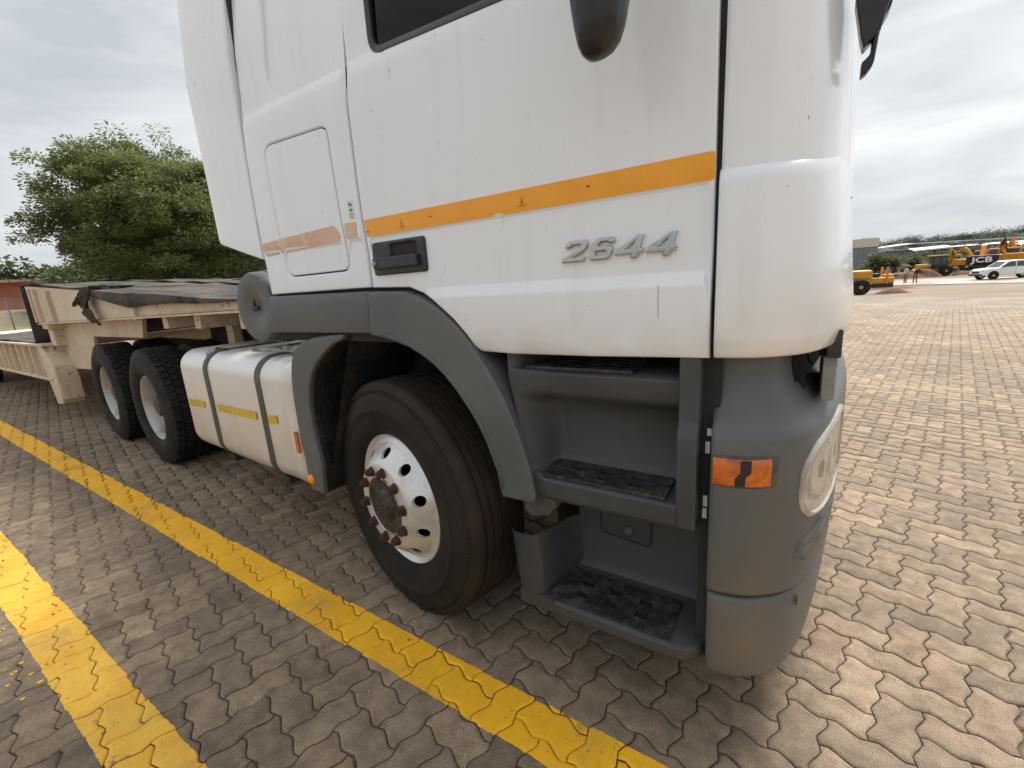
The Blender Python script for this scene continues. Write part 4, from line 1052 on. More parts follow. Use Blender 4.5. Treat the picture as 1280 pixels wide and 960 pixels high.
# perforated rubber pads
def pad(name, x0, x1, y0, y1, z, dz, parent, skewx=0.0):
    nx, ny = 20, 12; mb = MB()
    holes = {(4, 7), (5, 7), (4, 4), (5, 4), (9, 7), (10, 7), (9, 4), (10, 4), (14, 7), (15, 7), (14, 4), (15, 4), (4, 8), (5, 8), (4, 3), (5, 3), (9, 8), (10, 8), (9, 3), (10, 3), (14, 8), (15, 8), (14, 3), (15, 3)}
    xs_ = [x0 + (x1 - x0) * i / nx for i in range(nx + 1)]; ys_ = [y0 + (y1 - y0) * i / ny for i in range(ny + 1)]
    zt = lambda y: z + dz * (y - y0) / (y1 - y0)
    for i in range(nx):
        for j in range(ny):
            if (i, j) in holes: continue
            hh = .0062 + (.0014 if j % 2 == 0 else 0) + (.0018 if j in (0, ny - 1) or i in (0, nx - 1) else 0)
            g_ = .0004
            sk = lambda y: skewx * (y - y0) / (y1 - y0)
            v = [(xs_[i] + g_ + sk(ys_[j]), ys_[j] + g_), (xs_[i + 1] - g_ + sk(ys_[j]), ys_[j] + g_), (xs_[i + 1] - g_ + sk(ys_[j + 1]), ys_[j + 1] - g_), (xs_[i] + g_ + sk(ys_[j + 1]), ys_[j + 1] - g_)]
            mb.add([(a, b, zt(b)) for a, b in v] + [(a, b, zt(b) + hh) for a, b in v], [(4, 5, 6, 7), (0, 1, 5, 4), (1, 2, 6, 5), (2, 3, 7, 6), (3, 0, 4, 7)])
    for bx_, by_ in ((x0 + .02, y0 + .012), (x1 - .018, y0 + .012)):
        mb.lathe([(.0085, 0), (.0085, .011), (.005, .0125), (.005, .010), (.0001, .010)], 14, Matrix.Translation((bx_, by_, z)) @ Matrix.Rotation(R_(90), 4, 'X'))
    p = mb.build(name, 'rubber_pad', parent, smooth=False)
    hb = MB(); hb.add([(x0 + skewx * 0, y0, z + .0012), (x1, y0, z + .0012), (x1 + skewx, y1, zt(y1) + .0012), (x0 + skewx, y1, zt(y1) + .0012)], [(0, 1, 2, 3)])
    hb.build('pad_backing', 'pad_hole', p)
    return p
pad('step_pad', -.686, -.292, 1.156, 1.276, .7795, .0085, step)
pad('step_pad', -.682, -.276, 1.158, 1.325, .3225, .0105, step)
pad('step_pad', -.745, -.395, 1.198, 1.40, 1.1235, .009, step)
# locker lid in the lower well with key barrel, slot above
lid = MB(); LP = rounded([(-.566, .500), (-.392, .482), (-.392, .640), (-.570, .652)], .018, 4)
lid.prism_xz(LP, 1.3645, 1.375)
ld = lid.build('tool_lid', 'shaded_plastic', step, bevel=.003)
rg = MB(); n = len(LP); a = [(x, 1.3635, z) for x, z in inset(LP, -.004)]; b_ = [(x, 1.3635, z) for x, z in inset(LP, .001)]
rg.add(a + b_, [(i, (i + 1) % n, n + (i + 1) % n, n + i) for i in range(n)]); rg.build('lid_gap', 'interior', ld)
kb = MB(); kb.lathe([(.0001, -.006), (.011, -.006), (.016, -.002), (.017, .004)], 20, Matrix.Translation((-.468, 1.362, .528))); kb.build('key_barrel', 'dirty_grey', ld, smooth=True)
sl = MB(); sl.box(-.545, -.450, 1.3655, 1.372, .668, .682); sl.build('grip_slot', 'dark_plastic', step, bevel=.003)
# dark gap with bits of reflective tape between step well and bumper
gap = MB(); gap.box(-.214, -.17, 1.215, 1.24, .30, 1.20).box(-.80, -.17, 1.47, 1.50, .26, 1.20)
gap.build('step_carrier', 'interior', truck)
for z0, z1, x0 in ((.965, .985, -.199), (.915, .948, -.202), (.758, .790, -.204), (.722, .752, -.205)):
    MB().box(x0, x0 + .011, 1.2115, 1.2145, z0, z1).build('reflective_scrap', 'sticker_white', truck)

# --- wheel well liner and rear mudguard of the front wheel
ln = MB(); P = []
for y in (1.28, 1.45, 1.70):
    row = []
    for k in range(25):
        a = PI * (-.02 + 1.06 * k / 24); rr = .62 + .012 * (k % 2)
        row.append((-1.43 + rr * math.cos(a), y, .60 + rr * math.sin(a)))
    P.append(row)
ln.grid(P)
ln.box(-2.0, -.80, 1.70, 1.73, .45, 1.25)
ln.build('arch_liner', 'liner_plastic', truck, smooth=True, sharp=30)
MG_O = [(-1.62, 1.232), (-1.72, 1.226), (-1.83, 1.214), (-1.93, 1.190), (-1.995, 1.155), (-2.035, 1.10), (-2.062, 1.02), (-2.076, .912), (-2.078, .78), (-2.070, .612), (-2.066, .470), (-2.060, .432)]
MG_I = [(-1.955, .425), (-1.945, .50), (-1.934, .593), (-1.944, .68), (-1.955, .787), (-1.945, .90), (-1.920, .985), (-1.886, 1.045), (-1.835, 1.10), (-1.780, 1.138), (-1.70, 1.185), (-1.615, 1.212)]
mg = panel('mudguard', MG_O + MG_I, lambda x, z: 1.168, 'grey_plastic', truck, thick=.03, r=.008, step=.05)
mgi = MB(); P = []
for y in (1.19, 1.30, 1.45, 1.62):
    P.append([(x + .004 * (i % 2), y, z) for i, (x, z) in enumerate(densify(MG_I + [(-1.60, 1.22)], .022)[:-1])])
mgi.grid(P); P = []
for y in (1.19, 1.62): P.append([(x, y, z) for x, z in MG_O])
mgi.grid(P)
mgi.build('mudguard_inner', 'liner_plastic', mg, smooth=False)
# spray-suppressant bristles: ribs across the inner face
rb = MB()
pl_ = densify(MG_I, .016)
for i in range(0, len(pl_) - 3, 1):
    x, z = pl_[i]
    if z > 1.10 or z < .43: continue
    for j in range(16):
        y = 1.21 + j * .024; rb.box(x, x + .012, y, y + .010, z, z + .009)
tag(rb.build('spray_bristles', 'liner_plastic', mg, fix=False), kind='stuff')
mk_ = MB(); mk_.lathe([(.0001, -.012), (.014, -.011), (.021, -.005), (.023, 0), (.023, .01)], 24, Matrix.Translation((-2.040, 1.166, .491)) @ Matrix.Scale(1.15, 4, (0, 0, 1)))
mk_.build('side_marker', 'amber_bright', mg, smooth=True)

# --- wheels
def tyre_prof(rim_w=.229, R=.525, bulge=.042, tread=(-.008, .237), grooves=(), gd=.010, gw=.006):
    p = [(.280, .012), (.292, .002), (.305, -.016), (.330, -.031), (.365, -.0405), (.400, -.0425), (.402, -.0455), (.409, -.0455), (.411, -.0425), (.440, -.0385), (.470, -.030), (.492, -.020), (.496, -.0205), (.501, -.0185), (.503, -.015), (R - .010, -.0095), (R - .004, tread[0] + .004), (R - .001, tread[0] + .016)]
    for g_ in grooves:
        p += [(R, g_ - gw), (R - gd, g_ - gw * .7), (R - gd, g_ + gw * .7), (R, g_ + gw)]
    c = rim_w / 2
    half = [q for q in p if q[1] < c - .002]
    return half + [(r, 2 * c - y) for r, y in half[::-1]]
def steer_tyre():
    pr = tyre_prof(grooves=(.028, .066, .1145 - .0001)); pr2 = []
    for q in pr: 
        if not pr2 or abs(q[0] - pr2[-1][0]) + abs(q[1] - pr2[-1][1]) > 1e-5: pr2.append(q)
    mb = MB(); mb.lathe(pr2, 128, closed=False); return mb
def flat_bottom(me, z=-.509):
    for v in me.vertices:
        if v.co.z < z: v.co.z = z - .0 + (v.co.z - z) * .02
def drive_tyre():
    R = .530; rows = [-.008, .012, .052, .060, .108, .121, .169, .177, .217, .237]
    side = [(.280, .012), (.292, .002), (.305, -.016), (.330, -.031), (.365, -.0405), (.400, -.0425), (.440, -.0385), (.470, -.030), (.496, -.020), (.512, -.012)]
    N = 208; mb = MB()
    def cell(row, k):     # raised block or groove?
        if row in (1, 3, 5, 7): pass
        seg = (k + (0, 2, 0, 5, 0, 3, 0, 6, 0)[row]) % 8
        if row in (2, 4, 6): return True if row == 99 else False
        return seg < 6
    # sidewalls
    full = side + [(R - .016, rows[0])]
    mb.lathe(full, N // 2, closed=False)
    mb.f = [f for f in mb.f if len(f) == 4]
    k0 = len(mb.v)
    m2 = MB(); m2.lathe([(r, .229 - y) for r, y in full], N // 2, closed=False); m2.f = [f for f in m2.f if len(f) == 4]; mb.add(m2.v, m2.f)
    # carcass below the blocks
    m3 = MB(); m3.lathe([(R - .016, rows[0]), (R - .014, rows[-1])], N // 2); m3.f = [f for f in m3.f if len(f) == 4]; mb.add(m3.v, m3.f)
    bands = [(-.010, .046, 0), (.053, .105, 3), (.124, .176, 6), (.183, .239, 1)]
    NB = 52
    for y0, y1, ph in bands:
        for k in range(NB):
            a0 = 2 * PI * (k + ph * .16) / NB; a1 = a0 + 2 * PI / NB * .80; am = (a0 + a1) / 2; sk = 2 * PI / NB * .18
            pts = []
            for rr in (R - .018, R):
                zz = 0 if rr < R - .01 else .0015
                for a_, y_ in ((a0 + sk, y0 + zz), (a1 + sk, y0 + zz), (a1, (y0 + y1) / 2), (a1 + sk, y1 - zz), (a0 + sk, y1 - zz), (a0, (y0 + y1) / 2)):
                    r2 = rr - (.006 if (y_ < 0 or y_ > .229) and rr == R else 0)
                    pts.append((r2 * math.cos(a_), y_, r2 * math.sin(a_)))
            mb.add(pts, [(6, 7, 8, 9, 10, 11)] + [(i, (i + 1) % 6, 6 + (i + 1) % 6, 6 + i) for i in range(6)])
    return mb
def wheel_disc_front(mb):
    """steel disc bulging outwards with ten hand holes"""
    NS, PER = 10, 16
    cone = lambda r: pw([.190, .205, .222, .245, .256], [-.0690, -.058, -.041, -.014, -.004])(r)
    r_in, r_out = .1935, .2525
    for s in range(NS):
        ac = 2 * PI * (s + .5) / NS; hw = PI / NS
        # outer loop of the sector (param theta, r), inner hole loop
        oct_ = []; hol = []
        for k in range(PER):
            t = 2 * PI * k / PER
            cx, cy = math.cos(t), math.sin(t); m_ = max(abs(cx), abs(cy))
            oct_.append((ac + hw * cx / m_, (r_in + r_out) / 2 + (r_out - r_in) / 2 * cy / m_))
            hol.append((ac + .0232 / .2235 * cx, .2235 + .0200 * cy))
        to3 = lambda a, r, dy=0: (r * math.cos(a), cone(r) + dy, r * math.sin(a))
        vs = [to3(*p) for p in oct_] + [to3(*p) for p in hol] + [to3(a, r, .012) for a, r in hol]
        fs = [(i, (i + 1) % PER, PER + (i + 1) % PER, PER + i) for i in range(PER)] + [(PER + i, PER + (i + 1) % PER, 2 * PER + (i + 1) % PER, 2 * PER + i) for i in range(PER)]
        mb.add(vs, fs)
    # rim lip and bolt face
    m2 = MB(); m2.lathe([(.284, .030), (.2915, .004), (.2925, -.004), (.2895, -.0075), (.2855, -.0055), (.280, .003), (.272, .009), (.262, .004), (.2525, cone(.2525))], 80); m2.f = [f for f in m2.f if len(f) == 4]; mb.add(m2.v, m2.f)
    m2 = MB(); m2.lathe([(.1935, cone(.1935)), (.186, -.0725), (.178, -.0750), (.128, -.0755), (.1265, -.0735), (.1262, -.055)], 80); m2.f = [f for f in m2.f if len(f) == 4]; mb.add(m2.v, m2.f)
def place(o, loc, rz, parent):
    o.parent = parent; o.matrix_local = Matrix.Translation(Vector(loc) - wloc(parent)) @ Matrix.Rotation(rz, 4, 'Z')
def local(name, mb, m, parent, fix=True, **k):
    return link(name, mb.mesh(name, fix), m, parent, local=True, **k)
def front_wheel(loc, rz, spin):
    hub = MB(); hub.lathe([(.0001, -.082), (.035, -.083), (.062, -.078), (.070, -.070), (.095, -.069), (.112, -.074), (.1215, -.074), (.1245, -.064), (.1245, .03), (.22, .04), (.22, .12), (.0001, .12)], 48)
    w = link('front_wheel', hub.mesh('hub'), 'grease', None, smooth=True, sharp=35); place(w, loc, rz, truck)
    ty = steer_tyre().mesh('tyre'); flat_bottom(ty); link('tyre', ty, 'tyre', w, smooth=True, sharp=55, local=True)
    se = MB()
    for q in range(190):
        a0 = 2 * PI * q / 190
        if math.sin(a0) < -.93: continue
        v = []
        for r_, y_ in ((.474, -.0300), (.4915, -.0215)):
            for da in (-.006, .006):
                for lift in (0.0, .0016): v.append((r_ * math.cos(a0 + da), y_ - lift, r_ * math.sin(a0 + da)))
        se.add(v, [(1, 3, 7, 5), (0, 1, 5, 4), (2, 6, 7, 3), (0, 2, 3, 1), (4, 5, 7, 6)])
    tag(local('shoulder_serration', se, 'tyre', w, fix=False), kind='stuff')
    rm = MB(); wheel_disc_front(rm); ro = local('rim', rm, 'rim_silver', w, smooth=True, sharp=35)
    bk = MB(); bk.lathe([(.283, .03), (.262, .06), (.255, .20), (.283, .225)], 64); bk.f = [f for f in bk.f if len(f) == 4]; local('rim_barrel', bk, 'rim_silver', w, smooth=True)
    sk = MB(); sk.lathe([(.260, .018), (.10, .018)], 48); sk.f = [f for f in sk.f if len(f) == 4]; local('brake_shade', sk, 'interior', w)
    rg = MB(); rg.lathe([(.1235, -.071), (.1275, -.079), (.1225, -.0795), (.1215, -.073)], 48, closed=True); local('hub_ring', rg, 'chrome', w, smooth=True)
    nut = MB(); nut.lathe([(.0225, .004), (.0225, -.004), (.0190, -.006)], 18)
    nut.lathe([(.0185, -.005), (.0185, -.020), (.0160, -.024), (.0115, -.0245), (.0110, -.030), (.0001, -.0305)], 6)
    nme = nut.mesh('wheel_nut'); nme.materials.append(MATS['rust'])
    for k in range(10):
        a = 2 * PI * k / 10 + spin; o = bpy.data.objects.new('wheel_nut', nme); COL.objects.link(o); o.parent = w
        o.location = (.1535 * math.cos(a), -.0755, .1535 * math.sin(a)); o.rotation_euler = (0, k * 1.3, 0); nme.polygons.foreach_set('use_smooth', [False] * len(nme.polygons))
    st_ = MB(); st_.box(.228, .246, -.0315, -.0308, -.020, .004, Matrix.Rotation(R_(38), 4, 'Y') @ Matrix.Translation((0, 0, 0))); 
    return w
fwheel = front_wheel((-1.428, 1.197, .510), R_(-11.2), .17)
fw2 = front_wheel((-1.45, YC2 - 1.20, .510), PI - R_(10), .3); fw2['label'] = 'front wheel on the far side'
# rear tandem: twin wheels, deep dished outer rims
dty = drive_tyre().mesh('drive_tyre'); flat_bottom(dty); dty.materials.append(MATS['tyre_dark']); dty.polygons.foreach_set('use_smooth', [True] * len(dty.polygons)); dty.set_sharp_from_angle(angle=R_(35))
drm = MB(); drm.lathe([(.284, .030), (.2915, .004), (.2925, -.004), (.2895, -.0075), (.2855, -.0055), (.280, .004), (.268, .016), (.262, .03), (.250, .06), (.246, .125), (.236, .150), (.20, .158), (.115, .158), (.112, .150)], 64); drm.f = [f for f in drm.f if len(f) == 4]
drme = drm.mesh('drive_rim'); drme.materials.append(MATS['rim_white']); drme.polygons.foreach_set('use_smooth', [True] * len(drme.polygons))
dhb = MB(); dhb.lathe([(.0001, .020), (.07, .020), (.085, .030), (.092, .06), (.112, .075), (.112, .40), (.0001, .40)], 32); dhme = dhb.mesh('drive_hub'); dhme.materials.append(MATS['grease'])
nn = MB(); nn.lathe([(.016, .160), (.016, .125), (.009, .122), (.0001, .122)], 6); nnm = nn.mesh('drive_nut'); nnm.materials.append(MATS['rust'])
CY = R_(-3.4)
def rear_wheel(loc, rz):
    w = bpy.data.objects.new('rear_wheel', dhme); COL.objects.link(w); place(w, loc, rz, truck)
    for nm, me, y in (('tyre', dty, 0), ('rim', drme, 0), ('tyre', dty, .345)):
        o = bpy.data.objects.new(nm, me); COL.objects.link(o); o.parent = w; o.location = (0, y, 0)
        o.rotation_euler = (0, 0, 0)
    for k in range(10):
        a = 2 * PI * k / 10; o = bpy.data.objects.new('wheel_nut', nnm); COL.objects.link(o); o.parent = w; o.location = (.1675 * math.cos(a), 0, .1675 * math.sin(a))
    return w
rear_wheel((-4.80, 1.435, .515), CY); rear_wheel((-6.19, 1.515, .515), CY)
for i, x in enumerate((-4.66, -6.05)):
    w = rear_wheel((x, 1.435 + 2.42 + i * .08, .515), PI + CY); w['label'] = 'rear wheel pair on the far side'

# --- fuel tank (yawed like the chassis)
TK = Matrix.Translation((-2.20, 1.238, 0)) @ Matrix.Rotation(R_(-3.46), 4, 'Z')   # local x runs back along the outer face, y inwards
def tank_sec(x, k=1.0, grow=0.0):
    """rounded section, outer face at y = 0"""
    z0, z1, w, r = .345 - grow, 1.075 + grow, .66, .125 + grow
    z0, z1 = z0 + (1 - k) * .09, z1 - (1 - k) * .09; y0 = (1 - k) * .09 - grow
    out = []
    for cy_, cz_, a0 in ((y0 + r, z0 + r, 180), (w - r, z0 + r, 270), (w - r, z1 - r, 0), (y0 + r, z1 - r, 90)):
        for j in range(9): a = R_(a0 + 90 * j / 8); out.append((-x, cy_ + r * math.cos(a), cz_ + r * math.sin(a)))
    return out
mb = MB(); secs = [(-.012, .30), (-.010, .55), (.004, .80), (.025, .93), (.05, .985), (.075, 1.0), (.085, 1.0), (.088, 1.006), (.094, 1.006), (.097, 1.0)] + [(.2 + .14 * i, 1.0) for i in range(10)] + [(1.545, 1.0), (1.57, .97), (1.59, .90), (1.60, .75), (1.602, .4)]
rows = [[TK @ Vector((p[0] + 0, p[1] + .002 * math.sin(x * 23 + p[2] * 9), p[2])) for p in tank_sec(x, k)] for x, k in secs]
n = len(rows[0])
for a, b_ in zip(rows[:-1], rows[1:]): mb.add(a + b_, [(i, (i + 1) % n, n + (i + 1) % n, n + i) for i in range(n)])
mb.add(rows[0], [tuple(range(n))]); mb.add(rows[-1], [tuple(range(n))[::-1]])
tank = mb.build('fuel_tank', 'tank_metal', truck, smooth=True, sharp=50)
def tstrap(x0, x1):
    mb = MB(); rr = [[TK @ Vector(p) for p in tank_sec(x, 1.0, g_)] for x, g_ in ((x0, .001), (x0, .006), (x1, .006), (x1, .001))]
    for a, b_ in zip(rr[:-1], rr[1:]): mb.add(a + b_, [(i, (i + 1) % n, n + (i + 1) % n, n + i) for i in range(n)])
    return mb.build('tank_strap', 'strap_grey', tank, smooth=True, sharp=40)
tstrap(.335, .395); tstrap(1.075, 1.135)
def ttape(x0, x1, z0=.716, z1=.762):
    mb = MB(); v = [TK @ Vector((-x, -.0045, z)) for x, z in ((x0, z0), (x1, z0 - .012), (x1, z1 - .012), (x0, z1))]; mb.add(v, [(0, 1, 2, 3)])
    return mb.build('reflective_tape', 'tape_yellow', tank)
ttape(.215, .325); ttape(.46, 1.02, .705, .751); ttape(1.235, 1.535, .688, .734)
cp = MB(); cp.lathe([(.0001, -.045), (.038, -.042), (.045, -.030), (.045, 0)], 24, TK @ Matrix.Translation((-1.16, .10, 1.045)) @ Matrix.Rotation(R_(-55), 4, 'X')); cp.build('filler_cap', 'alloy_plate', tank, smooth=True, sharp=40)
cv = MB(); cv.box(-1.22, -1.04, .10, .15, 1.052, 1.090, TK); cv.build('cap_flap', 'rag', tank, bevel=.012)
am = MB(); am.box(-.06, -.03, -.003, .006, .585, .705, Matrix.Translation((-2.165, 1.222, 0))); am.build('amber_reflector', 'amber', tank, bevel=.003)
for x in (.36, 1.10):
    br = MB(); br.box(-x - .03, -x + .03, .05, .70, .300, .345, TK); br.build('tank_bracket', 'chassis', tank, bevel=.006)

# --- air cleaner drum behind the cab
ac = MB(); AM = Matrix.Translation((-2.60, 1.345, 1.350))
ac.lathe([(.0001, .012), (.045, .012), (.055, .004), (.085, .002), (.095, -.004), (.165, -.008), (.186, -.004), (.194, .008), (.197, .03), (.197, .07), (.203, .075), (.203, .088), (.195, .092), (.192, .45), (.0001, .46)], 56, AM)
acl = ac.build('air_cleaner', 'grey_plastic', truck, smooth=True, sharp=35)
wg = MB(); wg.box(-2.64, -2.57, 1.338, 1.350, 1.342, 1.358).box(-2.612, -2.598, 1.338, 1.35, 1.33, 1.39); wg.build('wing_nut', 'black_gloss', acl, bevel=.003)
bd = MB(); bd.lathe([(.2035, .10), (.2075, .10), (.2075, .118), (.2035, .118)], 56, AM, closed=True); bd.build('clamp_band', 'alloy_plate', acl, smooth=True, sharp=35)

# --- chassis
ch = MB()
for y in (2.20, 3.00):
    ch.bar((-.6, y - .10, .82), (-7.2, y + .30, .82), .09, .28)
for x in (-2.3, -3.4, -4.1, -5.5, -6.9): ch.box(x - .06, x + .06, 2.2 + .02 * abs(x), 3.0 + .05 * abs(x), .72, .90)
ch.build('chassis_rail', 'chassis', truck, bevel=.01)
for x, y in ((-4.73, 2.6), (-6.12, 2.68)):
    axl = MB(); axl.tube([(x, y - .9, .515), (x, y + .9, .515)], .085, 14).lathe([(.0001, -.22), (.18, -.18), (.24, 0), (.18, .18), (.0001, .22)], 20, Matrix.Translation((x, y, .515)) @ Matrix.Rotation(R_(90), 4, 'Z'))
    axl.build('rear_axle', 'chassis', truck, smooth=True, sharp=50)
axl = MB(); axl.tube([(-1.44, 1.45, .50), (-1.44, 3.40, .50)], .07, 12); axl.build('front_axle', 'chassis', truck, smooth=True)
for y in (1.78, 3.6):
    sp_ = MB()
    for k in range(5): sp_.bar((-4.1, y + .05, .62 + k * .03), (-6.8, y + .2, .62 + k * .03), .09, .026)
    sp_.build('leaf_spring', 'chassis', truck)
fi = MB(); fi.lathe([(.0001, 0), (.42, 0), (.45, .02), (.45, .07), (.0001, .07)], 40, Matrix.Translation((-5.35, 2.75, 1.28)) @ Matrix.Rotation(R_(-90), 4, 'X')); fi.box(-5.6, -5.0, 2.35, 3.15, .95, 1.22)
fi.build('fifth_wheel', 'chassis', truck, smooth=True, sharp=40)
MB().box(-3.5, -2.35, 1.95, 3.2, 1.04, 1.06).build('catwalk_plate', 'alloy_plate', truck)
eq = MB(); eq.box(-2.95, -2.25, 1.45, 1.9, 1.075, 1.10).box(-2.5, -2.3, 1.4, 1.6, 1.09, 1.13); eq.build('deck_bracket', 'alloy_plate', truck, bevel=.004)
ex = MB(); ex.box(-3.9, -2.3, 1.95, 2.15, .45, .95); ex.tube([(-3.3, 2.5, 1.0), (-3.7, 2.45, 1.35), (-4.4, 2.6, 1.15), (-4.9, 2.7, 1.25)], .02, 8); ex.tube([(-3.2, 2.7, 1.0), (-3.6, 2.75, 1.42), (-4.3, 2.8, 1.2), (-4.9, 2.8, 1.25)], .02, 8); ex.tube([(-2.4, 2.3, 1.1), (-2.5, 2.3, 1.5), (-2.3, 2.5, 1.6)], .05, 10)
ex.build('air_lines', 'chassis', truck, smooth=True, sharp=40)
gb = MB(); gb.box(-2.6, -.3, 2.1, 2.75, .45, 1.1); gb.build('engine_block', 'chassis', truck, bevel=.05)
jb = MB(); jb.prism_xz([(-3.95, 1.18), (-3.72, 1.18), (-3.60, 1.0), (-4.05, 1.0)], 2.0, 2.5); jb.build('spring_hanger', 'chassis', truck, bevel=.01)

# --- mirrors
mr = MB(); P = []
for k, (z, sx_, sy_, cx_) in enumerate([(1.815, .003, .004, -.384), (1.818, .018, .016, -.382), (1.826, .030, .026, -.379), (1.842, .040, .036, -.376), (1.868, .047, .044, -.374), (1.905, .053, .050, -.373), (1.96, .057, .054, -.374), (2.05, .062, .056, -.377), (2.20, .068, .056, -.382), (2.26, .060, .05, -.384), (2.28, .04, .03, -.384)]):
    row = []
    for j in range(28):
        a = 2 * PI * j / 28; c_, s_ = math.cos(a), math.sin(a); e = .72
        row.append((cx_ + sx_ * math.copysign(abs(c_) ** e, c_), .95 + sy_ * math.copysign(abs(s_) ** e, s_), z))
    P.append(row)
mb = MB()
for a, b_ in zip(P[:-1], P[1:]): mb.add(a + b_, [(i, (i + 1) % 28, 28 + (i + 1) % 28, 28 + i) for i in range(28)])
mb.add(P[0], [tuple(range(28))]); mb.add(P[-1], [tuple(range(28))[::-1]])
mb.tube([(-.372, .96, 2.22), (-.34, 1.05, 2.26), (-.26, 1.19, 2.27)], .026, 12)
mro = mb.build('mirror', 'black_gloss', truck, smooth=True, sharp=60); mro['label'] = 'black rounded mirror housing hanging beside the door'
# nose mirror and its arm, high at the front corner
nm = MB()
nm.prism_xz([(.045, 2.12), (.045, 1.945), (.060, 1.870), (.066, 1.848), (.094, 1.878), (.099, 1.905), (.108, 1.940), (.112, 2.12)], 1.385, 1.435)
nm.prism_xz([(.0935, 1.885), (.0815, 1.872), (.0800, 1.836), (.0655, 1.824), (.0655, 1.793), (.0760, 1.800), (.0850, 1.812), (.0885, 1.822)], 1.392, 1.425)
nm.prism_xz([(.098, 1.902), (.1085, 1.922), (.122, 1.99), (.126, 2.12), (.104, 2.12)], 1.40, 1.46)
nm.v = [(x * 1.05, y + .07, 1.4 + (z - 1.4) * 1.05) for x, y, z in nm.v]
nmo = nm.build('nose_mirror', 'black_gloss', truck, bevel=.006, bseg=3); nmo['label'] = 'dark front mirror and arm at the nose corner'

# ------------------------------------------------------------------ low-loader trailer
trailer = empty('lowbed_trailer', (-9.0, 2.95, 0))
tag(trailer, 'cream low-bed trailer with raised gooseneck over the truck rear wheels', 'trailer')
YS, YF = 1.52, 4.28                      # near and far sides
def zdeck(x): return 1.395 + .066 * (-3.05 - x)
def beam(y0, y1, nm):
    b = MB(); b.prism_xz([(-3.0, 1.335), (-3.0, zdeck(-3.0)), (-8.46, zdeck(-8.46)), (-8.30, 1.52), (-8.16, 1.275)], y0, y1)
    o = b.build(nm, 'cream_paint', trailer, bevel=.008)
    return o
gb_n = beam(YS, YS + .035, 'gooseneck_beam'); gb_f = beam(YF - .035, YF, 'gooseneck_beam'); gb_f['label'] = 'gooseneck side beam on the far side'
fl = MB()
fl.add([(-3.0, YS - .03, 1.318), (-3.0, YS + .12, 1.318), (-8.20, YS + .12, 1.258), (-8.20, YS - .03, 1.258), (-3.0, YS - .03, 1.334), (-3.0, YS + .12, 1.334), (-8.20, YS + .12, 1.274), (-8.20, YS - .03, 1.274)], [(0, 1, 2, 3), (4, 7, 6, 5), (0, 4, 5, 1), (2, 6, 7, 3), (0, 3, 7, 4), (1, 5, 6, 2)])
fl.build('bottom_flange', 'cream_paint', gb_n, bevel=.004)
for x, w in ((-8.22, .05), (-8.02, .05), (-7.45, .03), (-6.2, .03), (-4.9, .03)):
    s_ = MB(); zt = zdeck(x) - .03; s_.box(x - w / 2, x + w / 2, YS - .035, YS, 1.285, zt); s_.build('stiffener', 'cream_paint', gb_n, bevel=.005)
dk = MB(); dk.add([(-2.95, YS, zdeck(-2.95) - .012), (-2.95, YF, zdeck(-2.95) - .012), (-8.46, YF, zdeck(-8.46) - .012), (-8.46, YS, zdeck(-8.46) - .012), (-2.95, YS, zdeck(-2.95) - .05), (-2.95, YF, zdeck(-2.95) - .05), (-8.46, YF, zdeck(-8.46) - .05), (-8.46, YS, zdeck(-8.46) - .05)],
                  [(0, 1, 2, 3), (4, 7, 6, 5), (0, 4, 5, 1), (2, 6, 7, 3), (1, 5, 6, 2)])
dk.build('gooseneck_deck', 'cream_paint', trailer)
wb = MB(); wb.prism_xz([(-5.28, 1.315), (-8.02, 1.255), (-8.22, .66), (-7.02, .70), (-6.86, 1.10), (-5.38, 1.10)], 1.66, 1.70)
wbo = wb.build('neck_web', 'cream_paint', trailer, bevel=.006)
MB().prism_xz([(-8.00, 1.255), (-8.06, 1.255), (-8.26, .65), (-8.19, .65)], 1.60, 1.662).build('web_edge', 'cream_paint', wbo, bevel=.004)
wb2 = MB(); wb2.prism_xz([(-5.28, 1.315), (-8.02, 1.255), (-8.22, .66), (-7.02, .70), (-6.86, 1.10), (-5.38, 1.10)], 4.06, 4.10); wb2.build('neck_web', 'cream_paint', trailer, bevel=.006)['label'] = 'neck web plate on the far side'
for x in (-4.55, -3.95, -3.25):
    MB().box(x - .05, x + .05, YS + .06, YF - .06, 1.20, 1.34).build('cross_member', 'cream_paint', trailer, bevel=.006)
for x, y in ((-4.35, 2.02), (-4.35, 3.7)):
    MB().box(x - .06, x + .06, y - .04, y + .04, .98, 1.30).build('neck_post', 'cream_paint', trailer, bevel=.006)
MB().box(-5.9, -4.95, 2.35, 3.4, 1.235, 1.345).build('kingpin_plate', 'chassis', trailer)
nb = MB(); nb.box(-8.12, -7.92, YS + .03, YS + .16, .98, 1.29); nb.build('neck_leg', 'cream_paint', trailer, bevel=.01)
nb = MB(); nb.prism_xz([(-8.16, 1.29), (-7.80, 1.29), (-7.86, 1.20), (-8.10, 1.20)], YS - .01, YS + .20); nb.build('neck_foot', 'cream_paint', trailer, bevel=.01)
